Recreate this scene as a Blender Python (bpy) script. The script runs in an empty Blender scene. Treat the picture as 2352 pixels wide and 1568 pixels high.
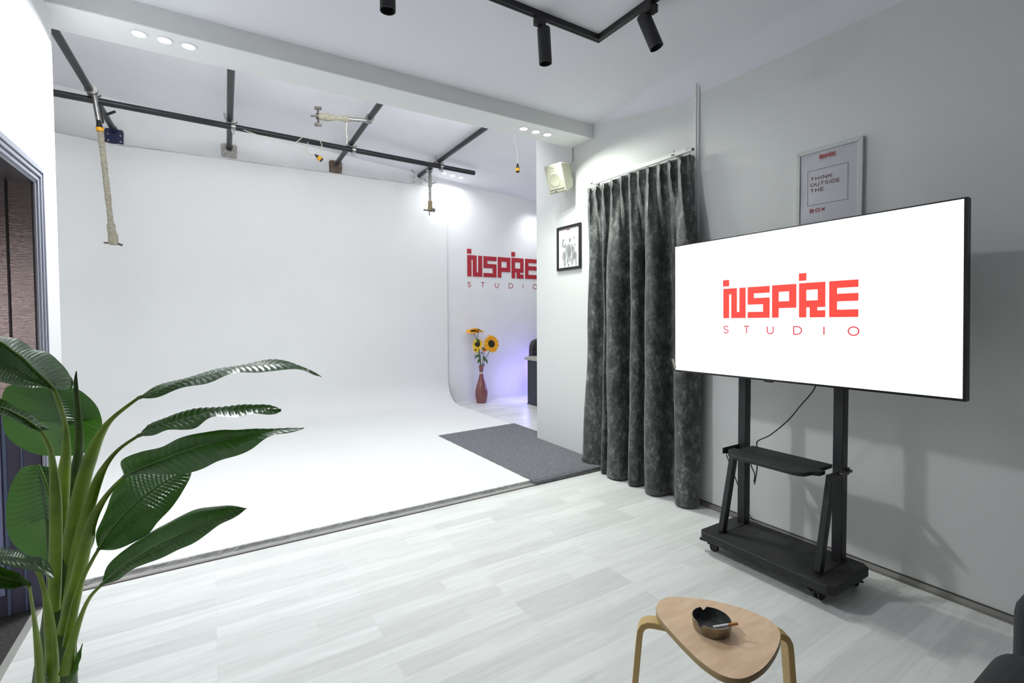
import bpy, math, random
from mathutils import Vector, Matrix
C = bpy.context.scene.collection
PI = math.pi
# ------------------------------------------------------------------ camera
W_, H_, F_ = 2352.0, 1568.0, 1098.49
YAW, PITCH, ROLL = 0.549238169, 0.0284619043, -0.00523835772
cd = bpy.data.cameras.new('camera'); cam = bpy.data.objects.new('camera', cd); C.objects.link(cam)
cd.sensor_fit = 'HORIZONTAL'; cd.sensor_width = 36.0; cd.lens = F_/W_*36.0
cd.shift_x = 21.704/W_; cd.shift_y = -28.985/W_; cd.clip_start = 0.02
fw = Vector((math.sin(YAW)*math.cos(PITCH), math.cos(YAW)*math.cos(PITCH), -math.sin(PITCH)))
r0 = Vector((math.cos(YAW), -math.sin(YAW), 0)); u0 = r0.cross(fw)
rt = r0*math.cos(ROLL)+u0*math.sin(ROLL); up = -r0*math.sin(ROLL)+u0*math.cos(ROLL)
M = Matrix.Identity(4)
for i in range(3): M[i][0], M[i][1], M[i][2] = rt[i], up[i], -fw[i]
M[2][3] = 1.4
cam.matrix_world = M
bpy.context.scene.camera = cam
# ------------------------------------------------------------------ world, exposure, lamps
w = bpy.data.worlds.new('world'); bpy.context.scene.world = w; w.use_nodes = True
w.node_tree.nodes['Background'].inputs[0].default_value = (0.86, 0.87, 1.0, 1)
w.node_tree.nodes['Background'].inputs[1].default_value = 0.06
vs = bpy.context.scene.view_settings
vs.view_transform = 'Standard'; vs.look = 'None'; vs.exposure = 0.0; vs.gamma = 1.0; vs.use_curve_mapping = False
bpy.context.scene.cycles.max_bounces = 10; bpy.context.scene.cycles.diffuse_bounces = 7
K = 1.0                      # overall lamp level
DOWN_W = 15.5*K                # each beam downlight
FAR_W = 2.2*K                 # each downlight over the far wall
FILL_PANEL_E = 14*K              # emission of the added studio fill panels
SCREEN_E = 1.35               # the white screen
def lamp(name, kind, loc, watts, col=(1, 1, 1), size=.05, spot=None, direction=(0, 0, -1), blend=.6, parent=None):
    l = bpy.data.lights.new(name, kind); l.energy = watts; l.color = col
    if kind == 'AREA': l.size = size
    else: l.shadow_soft_size = size
    if spot: l.spot_size = math.radians(spot); l.spot_blend = blend
    o = bpy.data.objects.new(name, l); C.objects.link(o); o.location = loc
    o.rotation_euler = Vector(direction).to_track_quat('-Z', 'Y').to_euler()
    return o
COOL = (0.93, 0.97, 1.0); GREENW = (0.93, 1.0, 0.90); LAV = (0.90, 0.88, 1.0)
# ------------------------------------------------------------------ materials
MATS = {}
def nt(m): return m.node_tree.nodes, m.node_tree.links
def mat(name, col, rough=.6, metal=0, bump=0, bscale=60, var=0, vscale=8, spec=None, emit=0, sheen=0):
    if name in MATS: return MATS[name]
    m = bpy.data.materials.new(name); m.use_nodes = True; n, l = nt(m)
    b = n['Principled BSDF']; b.inputs['Base Color'].default_value = (*col, 1)
    b.inputs['Roughness'].default_value = rough; b.inputs['Metallic'].default_value = metal
    if spec is not None: b.inputs['Specular IOR Level'].default_value = spec
    if emit: b.inputs['Emission Color'].default_value = (*col, 1); b.inputs['Emission Strength'].default_value = emit
    if sheen: b.inputs['Sheen Weight'].default_value = sheen
    tc = n.new('ShaderNodeTexCoord')
    if var:
        t = n.new('ShaderNodeTexNoise'); t.inputs['Scale'].default_value = vscale; t.inputs['Detail'].default_value = 5
        l.new(tc.outputs['Object'], t.inputs['Vector'])
        r = n.new('ShaderNodeValToRGB'); r.color_ramp.elements[0].position = .3; r.color_ramp.elements[1].position = .7
        r.color_ramp.elements[0].color = (*[max(0, c*(1-var)) for c in col], 1); r.color_ramp.elements[1].color = (*[min(1, c*(1+var)) for c in col], 1)
        l.new(t.outputs['Fac'], r.inputs[0]); l.new(r.outputs[0], b.inputs['Base Color'])
    if bump:
        t = n.new('ShaderNodeTexNoise'); t.inputs['Scale'].default_value = bscale; t.inputs['Detail'].default_value = 4
        l.new(tc.outputs['Object'], t.inputs['Vector'])
        bp = n.new('ShaderNodeBump'); bp.inputs['Strength'].default_value = bump; bp.inputs['Distance'].default_value = .004
        l.new(t.outputs['Fac'], bp.inputs['Height']); l.new(bp.outputs[0], b.inputs['Normal'])
    MATS[name] = m; return m
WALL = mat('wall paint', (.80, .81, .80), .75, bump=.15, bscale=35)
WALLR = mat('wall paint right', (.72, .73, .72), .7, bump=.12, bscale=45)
CEIL = mat('ceiling paint', (.79, .785, .825), .8, bump=.1, bscale=30)
CYC = mat('cyclorama paint', (.82, .83, .825), .7, bump=.12, bscale=9, var=.012, vscale=1.5)
UPW = mat('upper wall paint', (.82, .825, .83), .85, bump=.25, bscale=14, var=.03, vscale=2)
BLACK = mat('black satin', (.012, .012, .014), .42)
BLACKM = mat('black powder coat', (.014, .014, .016), .5, bump=.1, bscale=300)
BOARD = mat('black board', (.018, .018, .018), .62, bump=.3, bscale=120, var=.25, vscale=12)
PIPE = mat('dark pipe', (.022, .022, .026), .38, metal=.3, var=.2, vscale=12)
STEEL = mat('clamp steel', (.33, .33, .32), .35, metal=.9, var=.25, vscale=30)
DSTEEL = mat('tarnished steel', (.12, .11, .10), .4, metal=.8, var=.4, vscale=40)
TAPE = mat('old masking tape', (.36, .335, .26), .7, bump=.8, bscale=60, var=.25, vscale=45)
TAPE2 = mat('brown tape', (.33, .25, .14), .7, bump=.8, bscale=60, var=.3, vscale=45)
RUST = mat('bare plate', (.17, .13, .10), .6, metal=.4, var=.3, vscale=20)
NAVY = mat('navy plate', (.015, .022, .075), .5, var=.2)
WPLATE = mat('white plate', (.72, .72, .72), .6)
PLASTER = mat('plaster spotted plate', (.42, .40, .38), .8, bump=.8, bscale=40, var=.7, vscale=70)
CABLEW = mat('cream cable', (.62, .60, .50), .5)
CABLEB = mat('black cable', (.01, .01, .01), .4)
YEL = mat('yellow ring', (.85, .42, .01), .45)
WHITEP = mat('white plastic', (.80, .81, .80), .4)
CREAM = mat('cream plastic', (.52, .51, .41), .65, spec=.25)
GRILLE = mat('speaker grille', (.44, .43, .34), .6, bump=.9, bscale=400, var=.08, vscale=200)
BIRCH_E = mat('birch ply leg', (.62, .42, .16), .45, var=.12, vscale=9)
RED = mat('red paint', (.42, .02, .035), .5)
REDP = mat('red print', (.40, .06, .07), .5)
DARKP = mat('dark red print', (.22, .09, .10), .5)
PAPER = mat('poster paper', (.62, .62, .66), .25, bump=.5, bscale=5)
FRAMEW = mat('silver white frame', (.55, .57, .56), .4, metal=.0)
ALU = mat('aluminium rail', (.72, .72, .68), .35, metal=.35)
VASE = mat('mauve ceramic', (.235, .088, .085), .28, var=.06, vscale=14)
DESKP = mat('dark desk panel', (.042, .042, .056), .55)
DESKT = mat('desk top', (.42, .42, .36), .45)
LEATH = mat('black leather', (.04, .038, .04), .35, bump=.3, bscale=90)
SOFA = mat('black fabric', (.010, .012, .015), .85, bump=.8, bscale=260, sheen=.1)
CASING = mat('door casing paint', (.42, .43, .50), .4, bump=.1, bscale=20)
CASBLUE = mat('blue line', (.16, .22, .34), .4)
PURP = mat('violet grey door paint', (.105, .105, .165), .5, var=.08, vscale=5)
PERI = mat('periwinkle trim', (.34, .38, .62), .5)
CARPET = mat('dark carpet', (.045, .045, .045), .95, bump=1, bscale=150, var=.4, vscale=90)
THRESH = mat('threshold strip', (.36, .36, .33), .6, var=.08)
BASEB = mat('grey skirting', (.23, .215, .20), .6, var=.12, vscale=7)
CONC = mat('chipped plaster edge', (.42, .42, .41), .85, bump=1, bscale=28, var=.22, vscale=16)
BROWND = mat('brown door', (.065, .026, .013), .5, var=.15, vscale=3)
GREENS = mat('flower stem green', (.07, .13, .03), .5, var=.3, vscale=30)
PETAL = mat('orange yellow petal', (.88, .40, .01), .55, var=.15, vscale=20)
PETAL2 = mat('lemon yellow petal', (.90, .60, .03), .55, var=.12, vscale=20)
SEED = mat('seed head', (.03, .025, .008), .9, bump=1, bscale=300, var=.7, vscale=120)
RIBBON = mat('silver ribbon', (.55, .52, .50), .4)
POTM = mat('pot', (.10, .09, .09), .6); SOIL = mat('soil', (.03, .02, .015), .95, bump=1)
EMITW = mat('lamp glass', (1.0, 1.0, .97), .5, emit=14)
RINGM = mat('lamp ring', (.8, .8, .8), .3)

def noise_ramp(m, stops, scale, detail=6, rough=.6, mapscale=None, sock='Base Color'):
    n, l = nt(m); tc = n.new('ShaderNodeTexCoord'); mp = n.new('ShaderNodeMapping'); t = n.new('ShaderNodeTexNoise')
    if mapscale: mp.inputs['Scale'].default_value = mapscale
    t.inputs['Scale'].default_value = scale; t.inputs['Detail'].default_value = detail; t.inputs['Roughness'].default_value = rough
    r = n.new('ShaderNodeValToRGB'); e = r.color_ramp.elements
    e[0].position, e[0].color = stops[0][0], (*stops[0][1], 1); e[1].position, e[1].color = stops[-1][0], (*stops[-1][1], 1)
    for p, c in stops[1:-1]:
        q = e.new(p); q.color = (*c, 1)
    l.new(tc.outputs['Object'], mp.inputs[0]); l.new(mp.outputs[0], t.inputs['Vector']); l.new(t.outputs['Fac'], r.inputs[0])
    if sock: l.new(r.outputs[0], n['Principled BSDF'].inputs[sock])
    return r, t, mp, tc
# laminate: strips that run along x
LAM = mat('white laminate', (.7, .7, .7), .38, spec=.35)
n, l = nt(LAM)
tc = n.new('ShaderNodeTexCoord')
br = n.new('ShaderNodeTexBrick'); br.offset = .37; br.offset_frequency = 3; br.squash = 1
br.inputs['Color1'].default_value = (.85, .86, .845, 1); br.inputs['Color2'].default_value = (.68, .69, .675, 1)
br.inputs['Mortar'].default_value = (.76, .765, .75, 1); br.inputs['Scale'].default_value = 1
br.inputs['Mortar Size'].default_value = .0012; br.inputs['Bias'].default_value = -.25
br.inputs['Brick Width'].default_value = .62; br.inputs['Row Height'].default_value = .092
l.new(tc.outputs['Object'], br.inputs['Vector'])
mp = n.new('ShaderNodeMapping'); mp.inputs['Scale'].default_value = (1.6, 17, 1); l.new(tc.outputs['Object'], mp.inputs[0])
wv = n.new('ShaderNodeTexNoise'); wv.inputs['Scale'].default_value = 2.2; wv.inputs['Detail'].default_value = 8; wv.inputs['Distortion'].default_value = .8
l.new(mp.outputs[0], wv.inputs['Vector'])
gr = n.new('ShaderNodeValToRGB'); gr.color_ramp.elements[0].position = .33; gr.color_ramp.elements[1].position = .66
gr.color_ramp.elements[0].color = (.87, .87, .865, 1); gr.color_ramp.elements[1].color = (1, 1, 1, 1)
l.new(wv.outputs['Fac'], gr.inputs[0])
mx = n.new('ShaderNodeMixRGB'); mx.blend_type = 'MULTIPLY'; mx.inputs[0].default_value = .8
l.new(br.outputs['Color'], mx.inputs[1]); l.new(gr.outputs[0], mx.inputs[2]); l.new(mx.outputs[0], n['Principled BSDF'].inputs['Base Color'])
# felt mat
FELT = mat('grey felt', (.12, .12, .13), .95, bump=1, bscale=220)
noise_ramp(FELT, [(.36, (.07, .07, .082)), (.5, (.165, .165, .185)), (.66, (.36, .355, .39))], 95, 8, .85)
# curtain velvet
VELV = mat('marbled velvet', (.05, .05, .05), .48, spec=.4, bump=.5, bscale=160, sheen=.25)
r_, t_, m_, c_ = noise_ramp(VELV, [(.37, (.012, .013, .013)), (.49, (.048, .050, .050)), (.575, (.15, .155, .15)), (.67, (.50, .51, .50))], 15, 14, .86, (1, 1, .6))
# birch seat
BIRCH = mat('birch veneer seat', (.62, .42, .25), .42)
noise_ramp(BIRCH, [(.35, (.72, .49, .29)), (.55, (.82, .58, .37)), (.7, (.86, .64, .43))], 5, 6, .6, (1.5, 7, 1))
# ash tray
ASHM = mat('smoked steel', (.30, .27, .22), .32, metal=.9, var=.35, vscale=25)
ASHIN = mat('ash soot', (.03, .03, .03), .6, var=.6, vscale=40)
# plant
def leafmat(name, a, b):
    m = mat(name, a, .33, spec=.6); n, l = nt(m); p = n['Principled BSDF']
    noise_ramp(m, [(.3, a), (.7, b)], 6, 3)
    tr = n.new('ShaderNodeBsdfTranslucent'); tr.inputs[0].default_value = (.10, .30, .02, 1)
    mxs = n.new('ShaderNodeMixShader'); mxs.inputs[0].default_value = .22
    l.new(p.outputs[0], mxs.inputs[1]); l.new(tr.outputs[0], mxs.inputs[2]); l.new(mxs.outputs[0], n['Material Output'].inputs[0]); return m
LEAF = leafmat('banana leaf', (.008, .045, .008), (.013, .068, .012))
RIB = mat('leaf rib', (.09, .20, .02), .4)
STALK = mat('leaf stalk', (.20, .32, .018), .4, var=.35, vscale=9)
TRUNK = mat('plant trunk', (.045, .09, .012), .45, var=.35, vscale=12)
FOIL = mat('dark brushed foil', (.25, .225, .22), .25, metal=.85)
n, l = nt(FOIL); tc = n.new('ShaderNodeTexCoord'); mp = n.new('ShaderNodeMapping'); mp.inputs['Scale'].default_value = (9, 9, 150)
t = n.new('ShaderNodeTexNoise'); t.inputs['Scale'].default_value = 3; t.inputs['Detail'].default_value = 6
bp = n.new('ShaderNodeBump'); bp.inputs['Strength'].default_value = .22; bp.inputs['Distance'].default_value = .004
l.new(tc.outputs['Object'], mp.inputs[0]); l.new(mp.outputs[0], t.inputs['Vector']); l.new(t.outputs['Fac'], bp.inputs['Height']); l.new(bp.outputs[0], n['Principled BSDF'].inputs['Normal'])
# screen
SCR = bpy.data.materials.new('screen white'); SCR.use_nodes = True; n, l = nt(SCR)
n['Principled BSDF'].inputs['Base Color'].default_value = (.02, .02, .02, 1); n['Principled BSDF'].inputs['Roughness'].default_value = .4
n['Principled BSDF'].inputs['Emission Color'].default_value = (.93, .955, 1, 1); n['Principled BSDF'].inputs['Emission Strength'].default_value = SCREEN_E
def emis(name, col, s):
    m = bpy.data.materials.new(name); m.use_nodes = True; p = m.node_tree.nodes['Principled BSDF']
    p.inputs['Base Color'].default_value = (.02, .02, .02, 1); p.inputs['Emission Color'].default_value = (*col, 1); p.inputs['Emission Strength'].default_value = s; return m
SRED = emis('screen red', (1.0, .055, .035), 1.0)
SPINK = emis('screen thin red', (.80, .06, .09), 1.0)
SMENU = emis('screen menu grey', (.72, .78, .95), 1.0)
FILL_PANEL = emis('fill panel diffuser', (.97, .985, 1.0), FILL_PANEL_E)

# ------------------------------------------------------------------ mesh helpers
def wloc(o):
    v = Vector((0, 0, 0))
    while o: v += o.location; o = o.parent
    return v
def link_mesh(name, V, F, m, parent=None, smooth=False, local=False, bevel=0, mats=None, fm=None, segs=2):
    if parent and not local:
        q = wloc(parent); V = [(v[0]-q.x, v[1]-q.y, v[2]-q.z) for v in V]
    me = bpy.data.meshes.new(name); me.from_pydata([tuple(v) for v in V], [], F); me.update()
    o = bpy.data.objects.new(name, me); C.objects.link(o)
    for k in (mats or [m]): me.materials.append(k)
    if fm:
        for p, i in zip(me.polygons, fm): p.material_index = i
    if smooth:
        for p in me.polygons: p.use_smooth = True
    if parent: o.parent = parent
    if bevel:
        b = o.modifiers.new('bevel', 'BEVEL'); b.width = bevel; b.segments = segs; b.limit_method = 'ANGLE'; b.angle_limit = math.radians(40)
        for p in me.polygons: p.use_smooth = True
        me.set_sharp_from_angle(angle=math.radians(35))
    elif smooth: me.set_sharp_from_angle(angle=math.radians(50))
    return o
class B:
    def __init__(s): s.V = []; s.F = []; s.M = []; s.mi = 0
    def add(s, V, F):
        k = len(s.V); s.V += [Vector(v) for v in V]; s.F += [tuple(i+k for i in f) for f in F]; s.M += [s.mi]*len(F); return s
    def mat(s, i): s.mi = i; return s
    def box(s, x0, x1, y0, y1, z0, z1):
        V = [(x, y, z) for z in (z0, z1) for y in (y0, y1) for x in (x0, x1)]
        return s.add(V, [(0, 2, 3, 1), (4, 5, 7, 6), (0, 1, 5, 4), (2, 6, 7, 3), (0, 4, 6, 2), (1, 3, 7, 5)])
    def prism(s, pts, a, b, axis=2):       # polygon (2D) extruded between a and b on axis
        def p3(p, t):
            return {2: (p[0], p[1], t), 0: (t, p[0], p[1]), 1: (p[0], t, p[1])}[axis]
        n = len(pts); V = [p3(p, a) for p in pts]+[p3(p, b) for p in pts]
        return s.add(V, [tuple(range(n))[::-1], tuple(range(n, 2*n))]+[(i, (i+1) % n, n+(i+1) % n, n+i) for i in range(n)])
    def tube(s, pts, r, n=10, cap=True, flat=1.0):
        P = [Vector(p) for p in pts]; R = r if isinstance(r, (list, tuple)) else [r]*len(P)
        T = [(P[min(i+1, len(P)-1)]-P[max(i-1, 0)]).normalized() for i in range(len(P))]
        a = Vector((0, 0, 1)) if abs(T[0].z) < .9 else Vector((1, 0, 0)); N = (a-T[0]*a.dot(T[0])).normalized(); V = []
        for i, p in enumerate(P):
            N = (N-T[i]*N.dot(T[i])).normalized(); Bn = T[i].cross(N)
            V += [p+(N*math.cos(t)+Bn*math.sin(t)*flat)*R[i] for t in [2*PI*j/n for j in range(n)]]
        F = [(i*n+j, i*n+(j+1) % n, (i+1)*n+(j+1) % n, (i+1)*n+j) for i in range(len(P)-1) for j in range(n)]
        if cap: F += [tuple(range(n))[::-1], tuple(range((len(P)-1)*n, len(P)*n))]
        return s.add(V, F)
    def lathe(s, prof, c=(0, 0, 0), axis=(0, 0, 1), n=28, closed=False):
        q = Vector(axis).normalized().to_track_quat('Z', 'Y'); V = []
        for r, h in prof: V += [Vector(c)+q @ Vector((r*math.cos(2*PI*j/n), r*math.sin(2*PI*j/n), h)) for j in range(n)]
        k = len(prof); F = [(i*n+j, i*n+(j+1) % n, (i+1)*n+(j+1) % n, (i+1)*n+j) for i in range(k-1) for j in range(n)]
        if not closed: F += [tuple(range(n))[::-1], tuple(range((k-1)*n, k*n))]
        return s.add(V, F)
    def obox(s, c, ux, uy, uz, a, b, d):   # oriented box: half sizes a, b, d
        c, ux, uy, uz = Vector(c), Vector(ux).normalized(), Vector(uy).normalized(), Vector(uz).normalized()
        V = [c+ux*(i*a)+uy*(j*b)+uz*(k*d) for k in (-1, 1) for j in (-1, 1) for i in (-1, 1)]
        return s.add(V, [(0, 2, 3, 1), (4, 5, 7, 6), (0, 1, 5, 4), (2, 6, 7, 3), (0, 4, 6, 2), (1, 3, 7, 5)])
    def build(s, name, m, parent=None, smooth=False, bevel=0, local=False, mats=None, segs=2):
        return link_mesh(name, s.V, s.F, m, parent, smooth, local, bevel, mats, s.M if mats else None, segs)
def tag(o, label, cat, group=None, kind=None):
    o['label'] = label; o['category'] = cat
    if group: o['group'] = group
    if kind: o['kind'] = kind
    return o
def thing(name, label, cat, loc=(0, 0, 0), group=None, rot=None):
    o = bpy.data.objects.new(name, None); C.objects.link(o); o.location = loc; o.empty_display_size = .1
    if rot: o.rotation_euler = rot
    return tag(o, label, cat, group)
def struct(o): o['kind'] = 'structure'; return o
def cr(P, n):      # Catmull-Rom through P, n samples per span
    P = [Vector(p) for p in P]; out = []
    for i in range(len(P)-1):
        a, b, c, d = P[max(i-1, 0)], P[i], P[i+1], P[min(i+2, len(P)-1)]
        for k in range(n):
            t = k/n; out.append(.5*((2*b)+(c-a)*t+(2*a-5*b+4*c-d)*t*t+(3*b-a-3*c+d)*t**3))
    out.append(P[-1]); return out
def crc(P, n):
    P = [Vector(p) for p in P]; k = len(P); out = []
    for i in range(k):
        a, b, c, d = P[i-1], P[i], P[(i+1) % k], P[(i+2) % k]
        for j in range(n):
            t = j/n; out.append(.5*((2*b)+(c-a)*t+(2*a-5*b+4*c-d)*t*t+(3*b-a-3*c+d)*t**3))
    return out

# ------------------------------------------------------------------ the setting
CZ = 3.16; XR = 3.065
B().box(-.74, XR+.2, -.5, 3.21, -.1, 0).box(XR+.2, 7, 3.0, 6.93, -.1, 0).box(3.2, XR+.2, 3.21, 6.93, -.1, 0).build('floor', LAM)['kind'] = 'structure'
# ceiling of the front room with a softly rounded join to the right wall
cv = []
R_ = .16
for k in range(13):
    a = PI/2*k/12; cv.append((XR-R_+R_*math.sin(a), CZ-R_+R_*math.cos(a)))
ys = [-.3+i*(3.39+.3)/20 for i in range(21)]
row = [(-2.2, CZ)]+cv
V = []; F = []
for y in ys:
    # the rounding dies out towards the beam, where the corner is sharp
    s_ = min(1, max(0, (3.39-y)/.9))
    for x, z in row: 
        if x > 0: V.append((XR-(XR-x)*s_, y, CZ-(CZ-z)*s_ if x < XR-1e-6 else CZ-R_*s_))
        else: V.append((x, y, z))
nr = len(row)
F = [(i*nr+j, i*nr+j+1, (i+1)*nr+j+1, (i+1)*nr+j) for i in range(20) for j in range(nr-1)]
struct(link_mesh('ceiling', V, F, CEIL, smooth=True))
# right wall, ends at y 4.28; the wall sheet is 12 cm deep
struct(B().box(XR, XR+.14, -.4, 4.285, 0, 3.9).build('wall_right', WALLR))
# left wall with a door opening y 2.17..3.10
struct(B().box(-1.95, -.70, 3.14, 3.51, 0, 3.9).box(-.86, -.70, 2.17, 3.14, 2.056, 3.9).box(-.86, -.70, -.6, 2.17, 0, 3.9).build('wall_left', mat('wall paint left', (.86, .87, .87), .7, bump=.1, bscale=30)))
# beam
struct(B().box(-1.95, XR, 3.38, 3.68, 3.033, 3.9).build('trim_1', WALL, bevel=.006))
# studio ceiling, sloping down to the right
zc = lambda x: 3.786-.081*x
struct(link_mesh('ceiling_studio', [(-2.1, 3.6, zc(-2.1)), (7, 3.6, zc(7)), (7, 7.0, zc(7)), (-2.1, 7.0, zc(-2.1))], [(0, 3, 2, 1)], mat('studio ceiling paint', (.82, .815, .845), .8, bump=.15, bscale=12, var=.02, vscale=2)))
struct(B().box(-2.1, 7, 6.93, 7.07, 0, 4.0).build('wall_far', UPW))
struct(B().box(6.9, 7.0, 3.0, 6.93, 0, 4.0).box(XR+.14, 7, 2.9, 3.0, 0, 4.0).build('wall_office', WALL))
# cyclorama: floor, fillet and wall in one
def cyc():
    X0, X1, YB, Y0, RC, RF, Z0 = -1.9, 3.2, 6.89, 3.215, .75, .36, .04
    path = [(Vector((X0, Y0)), Vector((1, 0)))]
    for k in range(9): path.append((Vector((X0, Y0+(YB-RC-Y0)*(k+1)/9)), Vector((1, 0))))
    for k in range(1, 17):
        a = PI/2*k/16; path.append((Vector((X0+RC-RC*math.cos(a), YB-RC+RC*math.sin(a))), Vector((math.cos(a), -math.sin(a)))))
    for k in range(1, 33): path.append((Vector((X0+RC+(X1-X0-RC)*k/32, YB)), Vector((0, -1))))
    V = []; F = []; random.seed(4)
    prof = [(RF-RF*math.sin(PI/2*k/14), Z0+RF-RF*math.cos(PI/2*k/14)) for k in range(15)]
    for i, (p, nn) in enumerate(path):
        x = p.x; zt = 3.335+.045*min(1, max(0, (x+.9)/3.5))+.006*math.sin(i*1.3)+.004*math.sin(i*3.1)+(.05*min(1, max(0, -.9-x)/.6))
        for d, z in prof+[(0, .9), (0, 1.6), (0, 2.4), (0, 3.0), (0, zt), (-.035, zt)]:
            q = p+nn*d; V.append((q.x, q.y, z))
    m = 21
    F = [(i*m+j, (i+1)*m+j, (i+1)*m+j+1, i*m+j+1) for i in range(len(path)-1) for j in range(m-1)]
    k0 = len(V); n_ = len(path)
    F.append(tuple(i*m for i in range(n_))[::-1]+())
    V += [(X1, Y0, Z0), (X1, Y0, 0), (X0, Y0, 0), (X1, YB, 0)]
    F[-1] = tuple(i*m for i in range(n_))[::-1]+()
    F[-1] = (k0,)+tuple(i*m for i in range(n_))[::-1][0:] if False else tuple([i*m for i in range(n_)]+[k0])[::-1]
    # skirt on the open right hand side
    F.append((k0, k0+1, k0+3, (n_-1)*m))
    return link_mesh('wall_back', V, F, CYC, smooth=True)
struct(cyc())
# rough grey strip along the cyclorama top, colour standing in for the lip's shadow
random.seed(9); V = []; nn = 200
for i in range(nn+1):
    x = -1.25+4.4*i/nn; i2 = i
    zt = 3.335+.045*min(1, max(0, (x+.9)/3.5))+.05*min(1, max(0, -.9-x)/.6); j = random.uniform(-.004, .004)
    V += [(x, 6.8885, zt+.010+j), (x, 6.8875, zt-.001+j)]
struct(link_mesh('lip_shadow_strip', V, [(2*i, 2*i+1, 2*i+3, 2*i+2) for i in range(nn)], mat('lip shadow edge', (.60, .58, .57), .9, var=.3, vscale=5)))
# raw front edge of the platform: chipped plaster over a laminate moulding
V = []; F = []; random.seed(2); nn = 260
for i in range(nn+1):
    x = -.70+(XR+.70)*i/nn
    a = random.uniform(-.0016, .0016); b = random.uniform(-.0022, .0018)
    if random.random() < .05: b -= .008
    V += [(x, 3.219, .0405), (x, 3.209+a, .039+a), (x, 3.206+b, .024+b*.4), (x, 3.202, .018), (x, 3.201, 0.0)]
F = [(i*5+j, (i+1)*5+j, (i+1)*5+j+1, i*5+j+1) for i in range(nn) for j in range(4)]
struct(link_mesh('trim_2', V, [f[::-1] for f in F], CONC))
struct(B().prism([(3.201, 0), (3.201, .017), (3.193, .017), (3.189, .012), (3.187, .012), (3.184, .006), (3.184, 0)], -.70, XR, 0).build('trim_3', mat('edge moulding', (.52, .51, .49), .5, var=.06)))
struct(B().box(-.70, XR, 3.1795, 3.184, 0, .003).build('trim_4', mat('gap line', (.10, .075, .07), .8)))
# skirting strip along the right wall
struct(B().prism([(XR, 0), (XR, .03), (XR-.004, .031), (XR-.019, .014), (XR-.02, 0)], -2.2, 2.245, 1).build('baseboard_right', BASEB))
struct(B().box(XR-.005, XR, -2.2, 2.245, .0305, .036).build('baseboard_line', mat('dark seam', (.06, .055, .05), .8)))
# cable trunking that rises beside the curtain
struct(B().box(XR-.014, XR, 2.246, 2.262, 0, 3.165).box(XR-.022, XR, 2.262, 2.283, .0, 3.145).build('trim_5', WHITEP, bevel=.002))
# door on the right wall behind the curtain
d = bpy.data.objects.new('door_2', None); C.objects.link(d); d.location = (XR, 2.8, 0); struct(d)
B().box(XR-.012, XR, 2.36, 3.12, 0, 2.13).build('door_panel', BROWND, d)
B().box(XR-.022, XR, 2.284, 3.2, 2.125, 2.225).box(XR-.022, XR, 3.12, 3.2, 0, 2.125).box(XR-.015, XR, 2.284, 2.298, 0, 2.125).build('door_frame', BLACK, d, bevel=.003)
B().box(XR-.011, XR, 2.298, 2.36, 0, 2.125).build('door_edge', BROWND, d)
# left doorway: moulded casing, recessed glossy door, carpeted room behind
d = bpy.data.objects.new('door_1', None); C.objects.link(d); d.location = (-.7, 2.65, 0); struct(d)
steps = [(0, .022, .018), (.022, .034, .026), (.034, .04, .012), (.04, .056, .022), (.056, .062, .010), (.062, .078, .016), (.078, .09, .008)]
c1 = B(); c2 = B()
for a, b, h in steps:
    q = c2 if h in (.012, .010) else c1
    for y0, y1 in ((3.19-b, 3.19-a), (2.08+a, 2.08+b)): q.box(-.70, -.70+h, y0, y1, 0, 2.13-a)
    q.box(-.70, -.70+h, 2.08+b, 3.19-b, 2.13-b, 2.13-a)
c1.build('door_casing', CASING, d, bevel=.002); c2.build('casing_groove', CASBLUE, d)
lf = B().box(-1.62, -.712, 3.118, 3.139, 1.0, 2.045).build('door_leaf', FOIL, d)
B().box(-1.62, -.706, 3.112, 3.139, 0.0, 1.0).build('kick_panel', PURP, d)
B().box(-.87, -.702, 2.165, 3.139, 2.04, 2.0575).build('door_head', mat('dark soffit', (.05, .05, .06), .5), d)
B().box(-.80, -.794, 3.108, 3.118, 1.0, 2.045).build('door_seam', BLACK, d)
B().box(-.835, -.825, 3.102, 3.112, 0.0, 1.0).box(-.775, -.770, 3.106, 3.112, 0, 1.0).build('panel_bead', CASBLUE, d)
B().box(-1.1, -.843, 3.100, 3.112, .10, 1.0).build('panel_board', PERI, d)
struct(B().box(-2.1, -.745, 1.0, 3.14, -.1, .0).build('floor_hall', CARPET))
struct(B().box(-.745, -.715, 1.0, 3.12, -.02, .004).build('trim_6', THRESH, bevel=.002))
struct(B().box(-2.2, -2.1, 1.0, 3.14, 0, 3.1).box(-2.1, -.86, .9, 1.0, 0, 3.1).build('wall_hall', mat('hall paint', (.30, .27, .27), .7)))
struct(link_mesh('ceiling_hall', [(-2.1, 1, 2.2), (-.86, 1, 2.2), (-.86, 3.14, 2.2), (-2.1, 3.14, 2.2)], [(0, 3, 2, 1)], mat('hall ceiling', (.05, .05, .06), .8)))
lamp('hall_fill', 'POINT', (-1.35, 1.3, 1.25), 13, (1, .88, .86), .12)  # unseen light added so the door foil has a glow to reflect

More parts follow.
